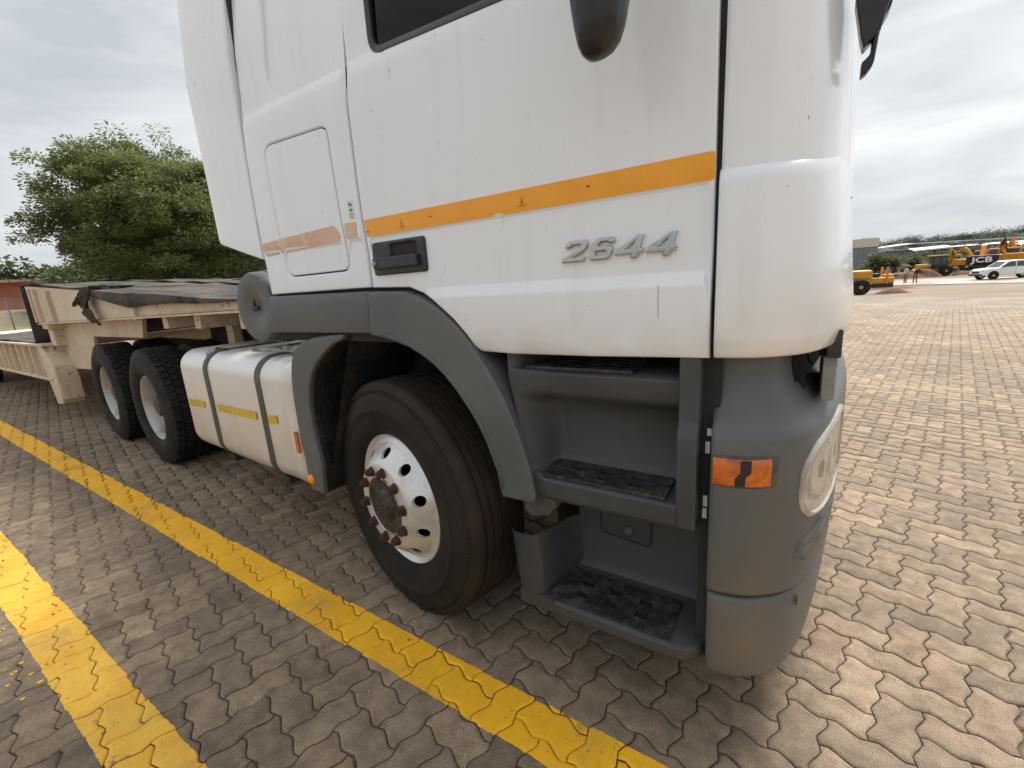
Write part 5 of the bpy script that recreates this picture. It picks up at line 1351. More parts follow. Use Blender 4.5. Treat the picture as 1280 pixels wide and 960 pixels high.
# low deck behind the neck
ldk = MB(); ldk.box(-18.0, -8.25, YS + .03, YF - .03, .93, 1.00); ldk.build('low_deck', 'cream_paint', trailer)
for y0, far in ((YS, False), (YF - .04, True)):
    sb = MB(); sb.box(-18.0, -8.15, y0, y0 + .04, .56, 1.005)
    so = sb.build('deck_rail', 'cream_paint', trailer, bevel=.006)
    if far: so['label'] = 'low deck side rail on the far side'; continue
    for z0, z1 in ((.985, 1.012), (.535, .572)):
        MB().box(-18.0, -8.12, YS - .075, YS + .05, z0, z1).build('rail_flange', 'cream_paint', so, bevel=.004)
    for k in range(22):
        x = -8.45 - k * .40
        r_ = MB(); r_.box(x - .022, x + .022, YS - .065, YS, .572, .985); r_.build('rail_rib', 'cream_paint', so, bevel=.004)
og = MB(); og.prism_xz([(-8.40, 1.015), (-8.28, 1.015), (-7.92, .74), (-7.90, .52), (-7.93, .30), (-7.97, .235), (-8.22, .215), (-8.32, .52), (-8.40, .56)], YS - .06, YS + .16)
ogo = og.build('outrigger_end', 'cream_paint', trailer, bevel=.012)
MB().box(-7.91, -7.885, YS - .05, YS + .15, .30, .50).build('end_plate', 'cream_paint', ogo, bevel=.004)
for k in range(3):
    x = -17.0 - k * 1.0
    wv = MB(); wv.lathe([(.0001, -.02), (.20, -.02), (.40, -.04), (.43, .0), (.43, .24), (.0001, .26)], 32, Matrix.Translation((x + 2.2, YS + .12, .43))); wv.build('trailer_wheel', 'tyre_dark', trailer, smooth=True, sharp=40)
# hanging rubber sheet closing the back of the neck
hs = MB(); P = []
for i in range(10):
    t = i / 9; y = YS - .03 + t * 2.7; P.append([(-8.56 + .03 * math.sin(y * 5) - .06 * k / 6, y, zdeck(-8.5) + .012 - (zdeck(-8.5) - .99) * k / 6) for k in range(7)])
hs.grid(P); o = hs.build('rubber_flap', 'mat_dark', None, smooth=True); so = o.modifiers.new('t', 'SOLIDIFY'); so.thickness = .012
tag(o, 'black rubber sheet hanging at the rear drop of the gooseneck', 'rubber sheet', 'rubber sheets on the trailer')

# rubber sheets lying on the decks
def mat_sheet(x0, x1, y0, y1, lift, label, drape=None, seed=0, zf=zdeck, m='mat_rubber', nx=44, ny=18):
    h = random.Random(seed); mb = MB(); P = []
    for i in range(nx + 1):
        x = x0 + (x1 - x0) * i / nx; row = []
        for j in range(ny + 1):
            v = j / ny; y = y0 + (y1 - y0) * v
            e = min(v, 1 - v, i / nx, 1 - i / nx)
            z = zf(x) + lift + .018 * (noise.noise(Vector((x * 1.3 + seed, y * 1.6, seed))) + .5) + .022 * max(0, .10 - e) / .10 * (noise.noise(Vector((x * 2.1, y * 2.4, seed + 4))) + .35)
            xx, yy_ = x, y
            if drape and y < YS - .005:
                over = YS - .005 - y; d_ = drape(x); over *= d_
                yy_ = YS - .045 ; z = zf(x) + .008 - over + .006 * math.sin(x * 4)
            z = max(z, zf(x) + .004) if not (drape and y < YS - .005) else z
            row.append((xx, yy_, z))
        P.append(row)
    mb.grid(P)
    o = mb.build('rubber_mat', m, None, smooth=True, sharp=28, fix=False)
    s = o.modifiers.new('t', 'SOLIDIFY'); s.thickness = .012; s.offset = 1
    return tag(o, label, 'rubber mat', 'rubber sheets on the trailer')
mat_sheet(-2.95, -6.10, YS - .14, 2.55, .008, 'torn black rubber mat hanging over the near edge of the gooseneck', lambda x: pw([-6.2, -5.78, -5.1, -4.93, -4.0, -2.9], [.20, .55, .85, .95, .45, .05])(x), 1)
mat_sheet(-6.0, -8.52, YS - .012, 2.75, .012, 'rubber mat on the rear near corner of the gooseneck behind the cloth', None, 2)
mat_sheet(-4.4, -8.50, 2.60, 3.55, .020, 'wavy grey rubber mat along the middle of the gooseneck deck', None, 3)
mat_sheet(-3.0, -7.2, 3.40, YF + .02, .030, 'rubber mat along the far edge of the gooseneck deck', None, 4)
mat_sheet(-8.6, -14.5, YS - .02, 2.9, .004, 'dusty rubber mat on the low deck at the left edge of the picture', None, 5, lambda x: 1.008)
mat_sheet(-8.7, -16.5, 2.85, 4.25, .010, 'rubber mat on the far half of the low deck', None, 6, lambda x: 1.008)
# crumpled cloth strap slung over the beam: a folded strip, gathered at a knot, with two tails
cl = MB(); zb = zdeck(-5.9)
def cloth_strip(path, wid, nv, seed, fold):
    P = []
    for k, (x, y, z) in enumerate(path):
        row = []
        for j in range(nv + 1):
            v = j / nv - .5; f = fold[k] * (math.sin(v * 17 + seed + k * .5) + .6 * noise.noise(Vector((v * 7, k * .5, seed))))
            row.append((x + v * wid[k] + .012 * noise.noise(Vector((k * .7, v * 5, seed + 3))), y - abs(f) - .006, z + (f * .6 if y > YS - .04 else .4 * f * .3)))
        P.append(row)
    cl.grid(P)
def spl(pts, n):
    out = []
    for i in range(len(pts) - 1):
        for k in range(n): out.append(tuple(a + (b - a) * k / n for a, b in zip(pts[i], pts[i + 1])))
    return out + [tuple(pts[-1])]
m_ = spl([(-5.72, 1.78, zb + .03, .22, .012), (-5.80, 1.60, zb + .045, .26, .022), (-5.92, YS - .035, zb + .02, .30, .030), (-5.98, YS - .05, zb - .08, .26, .036), (-5.98, YS - .05, zb - .16, .13, .036)], 5)
cloth_strip([p[:3] for p in m_], [p[3] for p in m_], 16, 1, [p[4] for p in m_])
m_ = spl([(-5.98, YS - .055, zb - .13, .12, .03), (-5.95, YS - .055, zb - .22, .12, .028), (-5.90, YS - .05, zb - .31, .07, .015)], 4)
cloth_strip([p[:3] for p in m_], [p[3] for p in m_], 8, 5, [p[4] for p in m_])
m_ = spl([(-5.95, YS - .06, zb - .14, .10, .03), (-5.82, YS - .055, zb - .24, .09, .022), (-5.70, YS - .05, zb - .33, .05, .012)], 4)
cloth_strip([p[:3] for p in m_], [p[3] for p in m_], 8, 9, [p[4] for p in m_])
m_ = spl([(-6.00, YS - .06, zb - .05, .16, .03), (-6.14, YS - .065, zb - .10, .14, .035), (-6.28, YS - .06, zb - .13, .07, .02)], 4)
cloth_strip([p[:3] for p in m_], [p[3] for p in m_], 10, 13, [p[4] for p in m_])
o = cl.build('cloth_bundle', 'rag', None, smooth=True)
so_ = o.modifiers.new('t', 'SOLIDIFY'); so_.thickness = .012
tag(o, 'grey-brown knotted cloth slung over the edge of the gooseneck', 'cloth')

# ------------------------------------------------------------------ vegetation
def leaf_mat(name, a, b_, c):
    m = bpy.data.materials.new(name); m.use_nodes = True; N, L = m.node_tree.nodes, m.node_tree.links
    b = N['Principled BSDF']; b.inputs['Roughness'].default_value = .6; b.inputs['Specular IOR Level'].default_value = .3
    at = N.new('ShaderNodeAttribute'); at.attribute_name = 'rnd'
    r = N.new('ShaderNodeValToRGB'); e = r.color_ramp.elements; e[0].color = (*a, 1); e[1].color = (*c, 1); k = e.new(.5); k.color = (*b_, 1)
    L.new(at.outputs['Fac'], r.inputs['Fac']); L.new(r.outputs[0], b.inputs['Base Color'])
    tr = N.new('ShaderNodeBsdfTranslucent'); L.new(r.outputs[0], tr.inputs['Color'])
    mx = N.new('ShaderNodeMixShader'); mx.inputs[0].default_value = .42; L.new(b.outputs[0], mx.inputs[1]); L.new(tr.outputs[0], mx.inputs[2]); L.new(mx.outputs[0], N['Material Output'].inputs['Surface'])
    MATS[name] = m
leaf_mat('leaf_green', (.095, .125, .042), (.17, .21, .072), (.27, .31, .115))
leaf_mat('leaf_dark', (.06, .076, .035), (.095, .118, .05), (.14, .16, .07))
leaf_mat('leaf_far', (.05, .065, .045), (.065, .085, .055), (.09, .105, .065))
leaf_mat('leaf_olive', (.09, .10, .045), (.13, .14, .06), (.18, .18, .08))
mat('bark', (.06, .045, .035), .95, second=(.11, .09, .07), nscale=4, bump=.8, bscale=12)
def leaves(pts, size, seed, aspect=.42, droop=.3):
    """pts: array of (x, y, z, shade); one small folded leaf spray each"""
    g = np.random.default_rng(seed); n = len(pts)
    d = g.normal(size=(n, 3)); d[:, 2] = d[:, 2] * .5 - droop; d /= np.linalg.norm(d, axis=1)[:, None]
    q = g.normal(size=(n, 3)); q -= (q * d).sum(1)[:, None] * d; q /= np.linalg.norm(q, axis=1)[:, None]
    s = size * g.uniform(.6, 1.35, n)[:, None]
    c = pts[:, :3]
    V = np.stack([c - d * s * .5, c + q * s * aspect * .5, c + d * s * .5, c - q * s * aspect * .5], 1).reshape(-1, 3)
    F = np.arange(n * 4).reshape(-1, 4)
    me = bpy.data.meshes.new('crown'); me.vertices.add(n * 4); me.vertices.foreach_set('co', V.ravel())
    me.loops.add(n * 4); me.loops.foreach_set('vertex_index', F.ravel()); me.polygons.add(n); me.polygons.foreach_set('loop_start', np.arange(n) * 4); me.polygons.foreach_set('loop_total', np.full(n, 4))
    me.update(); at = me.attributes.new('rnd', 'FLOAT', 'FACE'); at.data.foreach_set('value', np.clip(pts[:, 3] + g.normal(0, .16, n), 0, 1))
    return me
def tree(name, label, base, height, crown_r, seed, nclump, per, size, lm, group=None, trunk_r=.3, low=.3, flat=.75, lean_=(0, 0), cat='tree', clump=.95, drift=.12):
    h = random.Random(seed); g = np.random.default_rng(seed)
    root = empty(name, base); tag(root, label, cat, group)
    B = Vector(base); top = B + Vector((lean_[0], lean_[1], height))
    wood = MB(); tips = []
    def limb(p, d, L, r, depth):
        pts = [p]; rr = [r]; q = p; dd = d.copy()
        for k in range(4):
            dd = (dd + Vector((h.gauss(0, drift), h.gauss(0, drift), h.gauss(0, .06) + .05))).normalized(); q = q + dd * (L / 4); pts.append(q); rr.append(r * (1 - .16 * (k + 1)))
        wood.tube(pts, rr, 7 if depth < 2 else 5, caps=False)
        if depth >= 3: tips.append(q); return
        for k in range(h.choice((2, 3, 3)) if depth else 6):
            a = h.uniform(0, 2 * PI); sp = h.uniform(.45, 1.0)
            nd = (dd + Vector((math.cos(a) * sp, math.sin(a) * sp, h.uniform(-.15, .5)))).normalized()
            s = pts[h.choice((2, 3, 4))] if depth else pts[h.choice((1, 2, 3, 4))]
            limb(s, nd, L * h.uniform(.6, .85), rr[-1] * .75, depth + 1)
        tips.append(q)
    limb(B, (Vector((lean_[0], lean_[1], height)) / height + Vector((0, 0, .2))).normalized(), height * .42, trunk_r, 0)
    wo = wood.build('trunk', 'bark', root, smooth=True, fix=False)
    # clumps: on the shell and inside of an uneven crown, plus around the branch tips
    cz = B.z + height * (low + 1) / 2; rz = height * (1 - low) / 2
    C = Vector((B.x + lean_[0] * .8, B.y + lean_[1] * .8, cz)); P = []
    k = 0
    while k < nclump:
        v = Vector((h.gauss(0, 1), h.gauss(0, 1), h.gauss(0, 1))).normalized(); rad = h.uniform(.25, 1.0) ** .40
        wob = 1 + .20 * noise.noise(v * 2.3 + Vector((seed, 0, 0))) + .14 * noise.noise(v * 4.5 + Vector((0, seed, 0)))
        p = C + Vector((v.x * crown_r, v.y * crown_r, v.z * rz)) * rad * wob
        if p.z < B.z + height * low * .8: p.z = B.z + height * low * h.uniform(.75, 1.15)
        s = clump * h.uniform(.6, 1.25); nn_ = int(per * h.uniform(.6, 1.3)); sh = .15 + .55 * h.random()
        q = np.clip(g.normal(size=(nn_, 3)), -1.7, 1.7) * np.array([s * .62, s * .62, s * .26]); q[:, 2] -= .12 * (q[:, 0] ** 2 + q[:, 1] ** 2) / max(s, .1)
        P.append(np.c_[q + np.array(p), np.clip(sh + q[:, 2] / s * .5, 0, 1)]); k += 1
    for t in tips[:120]:
        q = np.clip(g.normal(size=(per // 3, 3)), -1.4, 1.4) * clump * .45; P.append(np.c_[q + np.array(t), np.full(len(q), .4)])
    me = leaves(np.concatenate(P), size, seed)
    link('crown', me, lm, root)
    return root
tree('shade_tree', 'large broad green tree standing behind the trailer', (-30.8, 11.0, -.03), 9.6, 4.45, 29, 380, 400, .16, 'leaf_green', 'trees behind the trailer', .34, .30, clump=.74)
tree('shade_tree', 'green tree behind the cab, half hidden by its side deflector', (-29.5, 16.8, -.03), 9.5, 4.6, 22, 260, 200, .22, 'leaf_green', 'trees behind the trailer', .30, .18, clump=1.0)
tree('shrub_tree', 'low dark shrubby tree left of the large tree', (-45, 12.6, -.03), 5.0, 3.6, 23, 130, 170, .28, 'leaf_dark', 'trees behind the trailer', .18, .1, clump=1.1)
tree('shrub_tree', 'dark bushy tree in the shade under the large tree', (-44, 15.5, -.03), 6.0, 6.2, 24, 190, 170, .30, 'leaf_dark', 'trees behind the trailer', .2, .05, clump=1.2)
tree('shrub_tree', 'dark bushy tree behind the gooseneck, right of the large trunk', (-44, 21.5, -.03), 6.6, 6.6, 25, 190, 170, .30, 'leaf_dark', 'trees behind the trailer', .2, .05, clump=1.2)
tree('distant_tree', 'rounded dark tree beyond the red roof, farthest left', (-102, 15.0, 0), 8.2, 5.6, 26, 60, 90, .8, 'leaf_dark', 'trees beyond the red roof', .3, .15, clump=1.6)
tree('distant_tree', 'dark tree beyond the red roof, nearer the large tree', (-98, 21.5, 0), 8.0, 6.0, 27, 60, 90, .8, 'leaf_dark', 'trees beyond the red roof', .3, .15, clump=1.6)

# ------------------------------------------------------------------ left: red building and wire fence
mat('red_wall', (.40, .16, .11), .9, second=(.34, .125, .085), nscale=.6, bump=.1, bscale=8)
mat('red_roof', (.26, .10, .065), .8, second=(.34, .20, .14), nscale=1.5)
mat('galv', (.30, .30, .29), .5, .6)
bd_ = empty('red_building', (-58, 7.5, 0)); tag(bd_, 'long red-brown building with low tiled roof at the far left', 'building')
MB().box(-66, -57, 2.0, 12.2, 0, 4.1).build('wall', 'red_wall', bd_)
rf = MB(); rf.prism_yz([(1.3, 4.10), (12.9, 4.10), (12.6, 4.32), (1.6, 4.32)], -67, -56.3); ro = rf.build('roof', 'red_roof', bd_)
for k in range(10): MB().box(-56.34, -56.26, 1.7 + k * 1.1, 1.78 + k * 1.1, 4.13, 4.36).build('roof_rib', 'red_roof', ro)
MB().box(-57.02, -56.96, 7.2, 8.2, 2.2, 3.4).build('window', 'black_gloss', bd_)
fe = empty('wire_fence', (-32, 5, 0)); tag(fe, 'grey wire mesh fence in front of the red building', 'fence')
for k in range(7):
    p = MB(); y = -1 + k * 2.0; p.tube([(-32, y, 0), (-32, y, 2.25)], .03, 8); p.build('post', 'galv', fe, smooth=True)
wm = MB()
for k in range(26): wm.box(-32.006, -31.994, -1, 11, .06 + k * .085, .068 + k * .085)
for k in range(140): wm.box(-32.006, -31.994, -1 + k * .0857, -.992 + k * .0857, .03, 2.22)
tag(wm.build('mesh_wires', 'galv', fe, fix=False), kind='stuff')
mat('bank_soil', (.23, .17, .11), .95, second=(.16, .14, .07), nscale=.8, bump=.4, bscale=5)
P = []
for i in range(9):
    x = -36 - i * 2.4; P.append([(x, y, .02 + 1.7 * sm(i / 5) + .15 * noise.noise(Vector((x * .3, y * .3, 0)))) for y in rng(-4, 14, 1.5)])
bk = MB(); bk.grid(P); tag(bk.build('bank', 'bank_soil', smooth=True), 'low earth bank behind the wire fence', None, kind='structure')

# ------------------------------------------------------------------ right: hill, far buildings
mat('hill_green', (.055, .066, .048), .95, second=(.085, .085, .065), nscale=.02, lo=.45, hi=.6, third=(.035, .045, .034), n3=.09, lo3=.5, hi3=.62)
P = []
for i in range(31):
    x = -60 + i * 14; row = []
    for j in range(14):
        y = 230 + j * 22; t = sm(j / 9); ridge = 8.5 + 3.5 * sm((x - 40) / 60) - 1.5 * sm((x - 110) / 80) + 1.2 * noise.noise(Vector((x * .03, 3, 0)))
        row.append((x, y, -1.7 + (ridge + 1.0) * t + .6 * noise.noise(Vector((x * .05, y * .05, 1)))))
    P.append(row)
hl_ = MB(); hl_.grid(P); tag(hl_.build('hill', 'hill_green', smooth=True), 'low wooded hill along the horizon at the right', None, kind='structure')
h = random.Random(31)
HT = [(46, 300), (52, 305), (58, 310), (73, 330), (80, 335), (86, 330), (93, 340), (99, 345), (105, 350), (112, 345), (118, 350), (125, 355), (131, 350), (137, 356), (143, 350), (150, 360), (84, 300), (98, 305), (110, 300), (122, 310), (62, 280), (74, 270), (66, 260), (90, 268)]
PW = []
gw = np.random.default_rng(77)
for i, (x, y) in enumerate(HT + [(x_ + 3 * math.sin(x_), y_) for x_ in range(30, 160, 5) for y_ in (345, 375)]):
    zt = -1.7 + 9.5 * sm((y - 230) / 200); w = h.uniform(3.2, 6.2); hh = h.uniform(3.5, 7.5)
    for k in range(14):
        v = gw.normal(size=3); v /= np.linalg.norm(v); p = np.array([x, y, zt + hh * .45]) + v * np.array([w, w, hh * .45]) * gw.uniform(.5, 1)
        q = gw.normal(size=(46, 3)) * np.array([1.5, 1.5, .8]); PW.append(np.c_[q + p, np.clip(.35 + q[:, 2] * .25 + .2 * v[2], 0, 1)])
o = link('woodland', leaves(np.concatenate(PW), .75, 78), 'leaf_far')
tag(o, 'dark wood along the hill at the right horizon', None, kind='stuff')
mat('steel_grey', (.20, .225, .25), .6, second=(.17, .19, .21), nscale=.4)
mat('steel_cream', (.58, .52, .42), .6)
mat('roof_white', (.62, .66, .66), .5)
mat('shed_blue', (.10, .125, .18), .6, second=(.07, .09, .13), nscale=.5)
mat('dark_open', (.03, .032, .036), .8)
def gable(name, label, x0, x1, y0, y1, z0, ze, zr, wm_, rm_, cat='building', windows=0):
    r = empty(name, ((x0 + x1) / 2, (y0 + y1) / 2, z0)); tag(r, label, cat)
    MB().box(x0, x1, y0, y1, z0, ze).build('wall', wm_, r)
    rf = MB(); yc = (y0 + y1) / 2; rf.prism_yz([(y0 - .5, ze), (y1 + .5, ze), (yc, zr)], x0 - .4, x1 + .4); rf.build('roof', rm_, r)
    for k in range(windows):
        xx = x0 + (x1 - x0) * (k + .5) / windows; MB().box(xx - .5, xx + .5, y0 - .05, y0 + .02, z0 + (ze - z0) * .45, z0 + (ze - z0) * .8).build('window', 'dark_open', r)
    return r
sb_ = empty('steel_shed', (6.9, 102, -1.6)); tag(sb_, 'grey steel building with a cream top band beside the truck nose', 'building')
MB().box(1.0, 9.35, 98.6, 112, -1.6, 2.95).build('wall', 'steel_grey', sb_)
MB().box(.95, 9.40, 98.5, 112.1, 2.95, 4.35).build('top_band', 'steel_cream', sb_)
for k in range(12): MB().box(1.3 + k * .68, 1.38 + k * .68, 98.54, 98.6, -1.5, 2.9).build('wall_rib', 'steel_grey', sb_)
lw = MB(); lw.box(8.1, 8.5, 98.4, 98.58, 1.2, 1.7); lw.build('wall_lamp', 'roof_white', sb_)
r = empty('long_roof', (20, 135, -1.6)); tag(r, 'long low hall with a pale sloping roof behind the palm', 'building')
MB().box(9, 33, 130, 150, -1.6, 2.2).build('wall', 'shed_blue', r)
rf = MB(); rf.add([(8, 129, 2.75), (18.2, 129, 3.5), (34, 129, 3.15), (34, 150, 3.15), (18.2, 150, 3.9), (8, 150, 2.75), (8, 129, 2.55), (18.2, 129, 3.28), (34, 129, 2.95)], [(0, 1, 4, 5), (1, 2, 3, 4), (0, 6, 7, 1), (1, 7, 8, 2)]); rf.build('roof', 'roof_white', r)
r = empty('open_shed', (20, 122, -1.6)); tag(r, 'dark blue open-sided shed left of the backhoe', 'shed')
rf = MB(); rf.add([(16.8, 119, 1.95), (22.4, 119, 2.2), (22.4, 126, 2.6), (16.8, 126, 2.4), (16.8, 119, 1.7), (22.4, 119, 1.95)], [(0, 1, 2, 3), (0, 4, 5, 1)]); rf.build('roof', 'roof_white', r)
MB().box(16.9, 22.3, 122, 126, -1.6, 1.8).build('wall', 'shed_blue', r)
for x in (17, 18.8, 20.6, 22.2): MB().box(x - .08, x + .08, 119.1, 119.25, -1.6, 1.8).build('post', 'galv', r)
gable('far_house', 'cream flat-fronted building with dark windows below the hill', 34, 43, 198, 206, -1.6, 2.3, 2.9, 'steel_cream', 'steel_cream', windows=4)
gable('far_house', 'long white-roofed hall on the hillside above the excavators', 56, 84, 246, 256, -1, 2.3, 3.4, 'steel_cream', 'roof_white', windows=6)
gable('far_house', 'white shed roof on the hill near the right edge', 108, 124, 292, 302, 1.5, 5.2, 6.2, 'steel_cream', 'roof_white')
gable('far_house', 'grey-roofed shed among the trees right of the cream building', 46, 56, 214, 222, -1.4, 1.9, 2.8, 'steel_grey', 'roof_white', windows=3)

# palm and bushes in front of the steel shed
def palm(base, hh, n, seed):
    h = random.Random(seed); root = empty('palm', base); tag(root, 'spreading palm with arching fronds behind the two people', 'palm')
    B = Vector(base); tk = MB(); tk.tube([B, B + Vector((0, 0, hh * .32))], [.35, .28], 10); tk.build('trunk', 'bark', root)
    for k in range(n):
        a = h.uniform(0, 2 * PI); el = h.uniform(.15, 1.35); L = h.uniform(2.0, 2.7); P = []
        c = B + Vector((0, 0, hh * .30)); d = Vector((math.cos(a) * math.cos(el), math.sin(a) * math.cos(el), math.sin(el)))
        pts = []; p = c.copy(); dd = d.copy()
        for j in range(8): pts.append(p.copy()); p = p + dd * (L / 7); dd = (dd + Vector((0, 0, -.16))).normalized()
        f = MB(); f.tube(pts, [.03 * (1 - j / 9) for j in range(8)], 4)
        for j in range(1, 8):
            ax = (pts[j] - pts[j - 1]).normalized(); sd = ax.cross(Vector((0, 0, 1))).normalized()
            for s in (-1, 1):
                for q in (0, .33, .66):
                    o_ = pts[j - 1].lerp(pts[j], q); l2 = .55 * (1 - abs(j - 3.5) / 6)
                    e = o_ + (sd * s * .8 + ax * .55 + Vector((0, 0, -.25))).normalized() * l2
                    w = ax * .045; f.add([o_ - w, o_ + w, e], [(0, 1, 2)])
        me = f.mesh('frond', False); at = me.attributes.new('rnd', 'FLOAT', 'FACE'); at.data.foreach_set('value', [h.uniform(.2, .9)] * len(me.polygons))
        link('frond', me, 'leaf_olive', root)
palm((9.9, 83.0, -1.65), 4.2, 34, 5)
def bush(label, base, r_, hh, seed, lm, n=26, per=70, size=.35):
    return tree('bush', label, base, hh, r_, seed, n, per, size, lm, 'bushes in the yard', .06, .02, cat='bush', clump=r_ * .45)
bush('olive bush left of the palm by the steel shed', (7.9, 84, -1.62), 1.7, 3.2, 41, 'leaf_olive')
bush('green bush right of the palm, left of the backhoe', (12.2, 86, -1.62), 1.6, 2.2, 42, 'leaf_dark')
bush('pale grassy bush behind the backhoe', (13.6, 92, -1.62), 1.9, 2.1, 43, 'leaf_olive')
bush('dark hedge bush behind the small excavator', (18.0, 100, -1.62), 3.4, 2.5, 44, 'leaf_dark')
bush('dark bush left of the large excavator', (15.6, 104, -1.62), 3.0, 3.0, 45, 'leaf_dark')
bush('wide dark bush behind the large excavator', (24, 112, -1.62), 4.0, 3.2, 46, 'leaf_dark', 34)
bush('dark bush behind the pickup cab', (28.5, 112, -1.62), 4.0, 3.0, 47, 'leaf_dark', 34)

# ------------------------------------------------------------------ plant machines
mat('plant_yellow', (.58, .28, .012), .5, second=(.42, .20, .02), nscale=1.4, third=(.15, .08, .03), n3=5, lo3=.62, hi3=.75)
mat('plant_orange', (.70, .24, .012), .5, second=(.45, .16, .02), nscale=1.4)
mat('plant_black', (.012, .012, .013), .55)
mat('plant_glass', (.05, .07, .08), .1)
mat('red_soil', (.13, .055, .032), .95, second=(.18, .095, .055), nscale=1.5, bump=.6, bscale=6)
mat('print_white', (.78, .78, .76), .5)
mat('plant_metal', (.16, .15, .14), .6, second=(.22, .12, .06), nscale=2)
ZB = -1.605
def xf(base, rz): return Matrix.Translation(base) @ Matrix.Rotation(rz, 4, 'Z')
def tyre_w(parent, M, r, w, name='wheel', hub='plant_yellow'):
    mb = MB(); mb.lathe([(r * .55, -w * .45), (r * .70, -w * .52), (r * .92, -w * .5), (r, -w * .34), (r, w * .34), (r * .92, w * .5), (r * .70, w * .52), (r * .55, w * .45)], 28, M); 
    o = mb.build(name, 'tyre_dark', parent, smooth=True, sharp=40)
    hb = MB(); hb.lathe([(.001, -w * .46), (r * .2, -w * .47), (r * .32, -w * .36), (r * .50, -w * .30), (r * .56, -w * .46), (r * .57, w * .46), (.001, w * .46)], 24, M); hb.build('hub', hub, o, smooth=True, sharp=40)
    return o
def xbox(parent, name, M, b, m, bev=.03):
    mb = MB(); mb.box(*b, M); return mb.build(name, m, parent, bevel=bev)
def arm(parent, name, M, pts, w, m):
    """bent arm in the local X-Z plane: pts (x, z, half depth)"""
    mb = MB(); up_ = [(x, z + d) for x, z, d in pts]; lo_ = [(x, z - d) for x, z, d in pts][::-1]
    mb.prism_xz(up_ + lo_, -w / 2, w / 2); mb.v = [tuple(M @ Vector(v)) for v in mb.v]
    return mb.build(name, m, parent, bevel=.02)
def bucket(parent, M, x, z, s, m='plant_metal'):
    mb = MB(); mb.prism_xz([(x, z), (x + .5 * s, z + .1 * s), (x + .75 * s, z - .35 * s), (x + .6 * s, z - .8 * s), (x + .05 * s, z - .95 * s), (x + .25 * s, z - .6 * s), (x + .3 * s, z - .25 * s)], -.5 * s, .5 * s); mb.v = [tuple(M @ Vector(v)) for v in mb.v]
    return mb.build('bucket', m, parent, bevel=.02)
def excavator(label, base, rz, s, boom, stick, col='plant_yellow', cw='plant_yellow', letters=False, swing=0.0):
    r = empty('excavator', base); tag(r, label, 'excavator', 'parked excavators')
    M = xf(base, rz) @ Matrix.Scale(s, 4)
    for y in (-1.15, 1.15):
        mb = MB(); mb.prism_xz(rounded([(-2.0, 0), (2.0, 0), (2.2, .45), (2.0, .85), (-2.0, .85), (-2.2, .45)], .3, 4), y - .3, y + .3); mb.v = [tuple(M @ Vector(v)) for v in mb.v]; mb.build('track', 'plant_black', r)
    xbox(r, 'undercarriage', M, (-1.2, 1.2, -.9, .9, .45, 1.05), 'plant_metal')
    M2 = M @ Matrix.Rotation(swing, 4, 'Z')
    xbox(r, 'house', M2, (-2.2, 1.5, -1.35, 1.35, 1.1, 2.15), col, .08)
    cwo = xbox(r, 'counterweight', M2, (-2.95, -2.15, -1.45, 1.45, 1.12, 2.2), cw, .12)
    c = xbox(r, 'operator_cab', M2, (.1, 1.55, -1.35, -.35, 1.15, 2.95), col, .08)
    for b in ((.25, 1.45, -1.38, -1.34, 1.75, 2.75), (1.53, 1.59, -1.25, -.45, 1.55, 2.8), (.07, .11, -1.25, -.45, 1.9, 2.8), (.25, 1.45, -.36, -.32, 1.75, 2.75)): xbox(c, 'cab_glass', M2, b, 'plant_glass', 0)
    bo = arm(r, 'boom', M2 @ Matrix.Translation((0, .15, 0)), boom, .5, col); arm(r, 'stick', M2 @ Matrix.Translation((0, .15, 0)), stick, .36, col)
    mb = MB(); p0 = M2 @ Vector((1.3, .15, 1.5)); k = boom[len(boom) // 2]; mb.tube([p0, M2 @ Vector((k[0], .15, k[1] - k[2]))], .09 * s, 8); mb.build('boom_ram', 'plant_metal', bo, smooth=True)
    e = stick[-1]; bucket(r, M2 @ Matrix.Translation((0, .15, 0)), e[0] - .25, e[1], 1.0)
    if letters:
        me = text_mesh('JCB', .92 * s, .012, 0.0, 0, 1.02, .028)
        me.transform(Matrix.Scale(1.28, 4, (1, 0, 0)))
        me.transform(letters); link('lettering', me, 'print_white', cwo)
    return r
# the big one shows its black counterweight to us
eb = Vector((18.95, 84.6, ZB)); ERZ = R_(90) - R_(14)
Lm = Matrix.Translation(eb) @ Matrix.Rotation(ERZ, 4, 'Z') @ Matrix.Translation((-2.97 * 1.0, 0, 1.62)) @ Matrix.Rotation(R_(-90), 4, 'Z') @ Matrix.Rotation(R_(90), 4, 'X')
excavator('large yellow excavator showing its black counterweight with white letters', eb, ERZ, 1.0, [(1.2, 1.7, .28), (2.4, 3.1, .34), (3.4, 3.4, .26)], [(3.2, 3.45, .22), (4.2, 2.6, .2), (4.7, 1.4, .12)], 'plant_orange', 'plant_black', Lm)
excavator('small yellow excavator with its boom bent low left of the lettered one', (18.2, 90.4, ZB), R_(178), .82, [(1.2, 1.6, .24), (2.3, 2.75, .26), (3.3, 2.55, .2)], [(3.1, 2.75, .18), (4.0, 1.6, .16), (4.3, .9, .1)])
excavator('tall excavator with raised yellow boom near the right edge', (24.2, 91.5, ZB), R_(160), 1.0, [(1.2, 1.6, .3), (2.0, 3.2, .34), (1.7, 4.2, .26)], [(1.6, 4.3, .24), (2.5, 3.0, .2), (2.7, 1.8, .12)])
excavator('yellow excavator cut by the right edge of the picture', (28.0, 92.5, ZB), R_(172), 1.0, [(1.2, 1.6, .3), (2.4, 3.2, .34), (3.2, 3.5, .26)], [(3.0, 3.6, .24), (4.0, 2.4, .2), (4.3, 1.2, .12)])
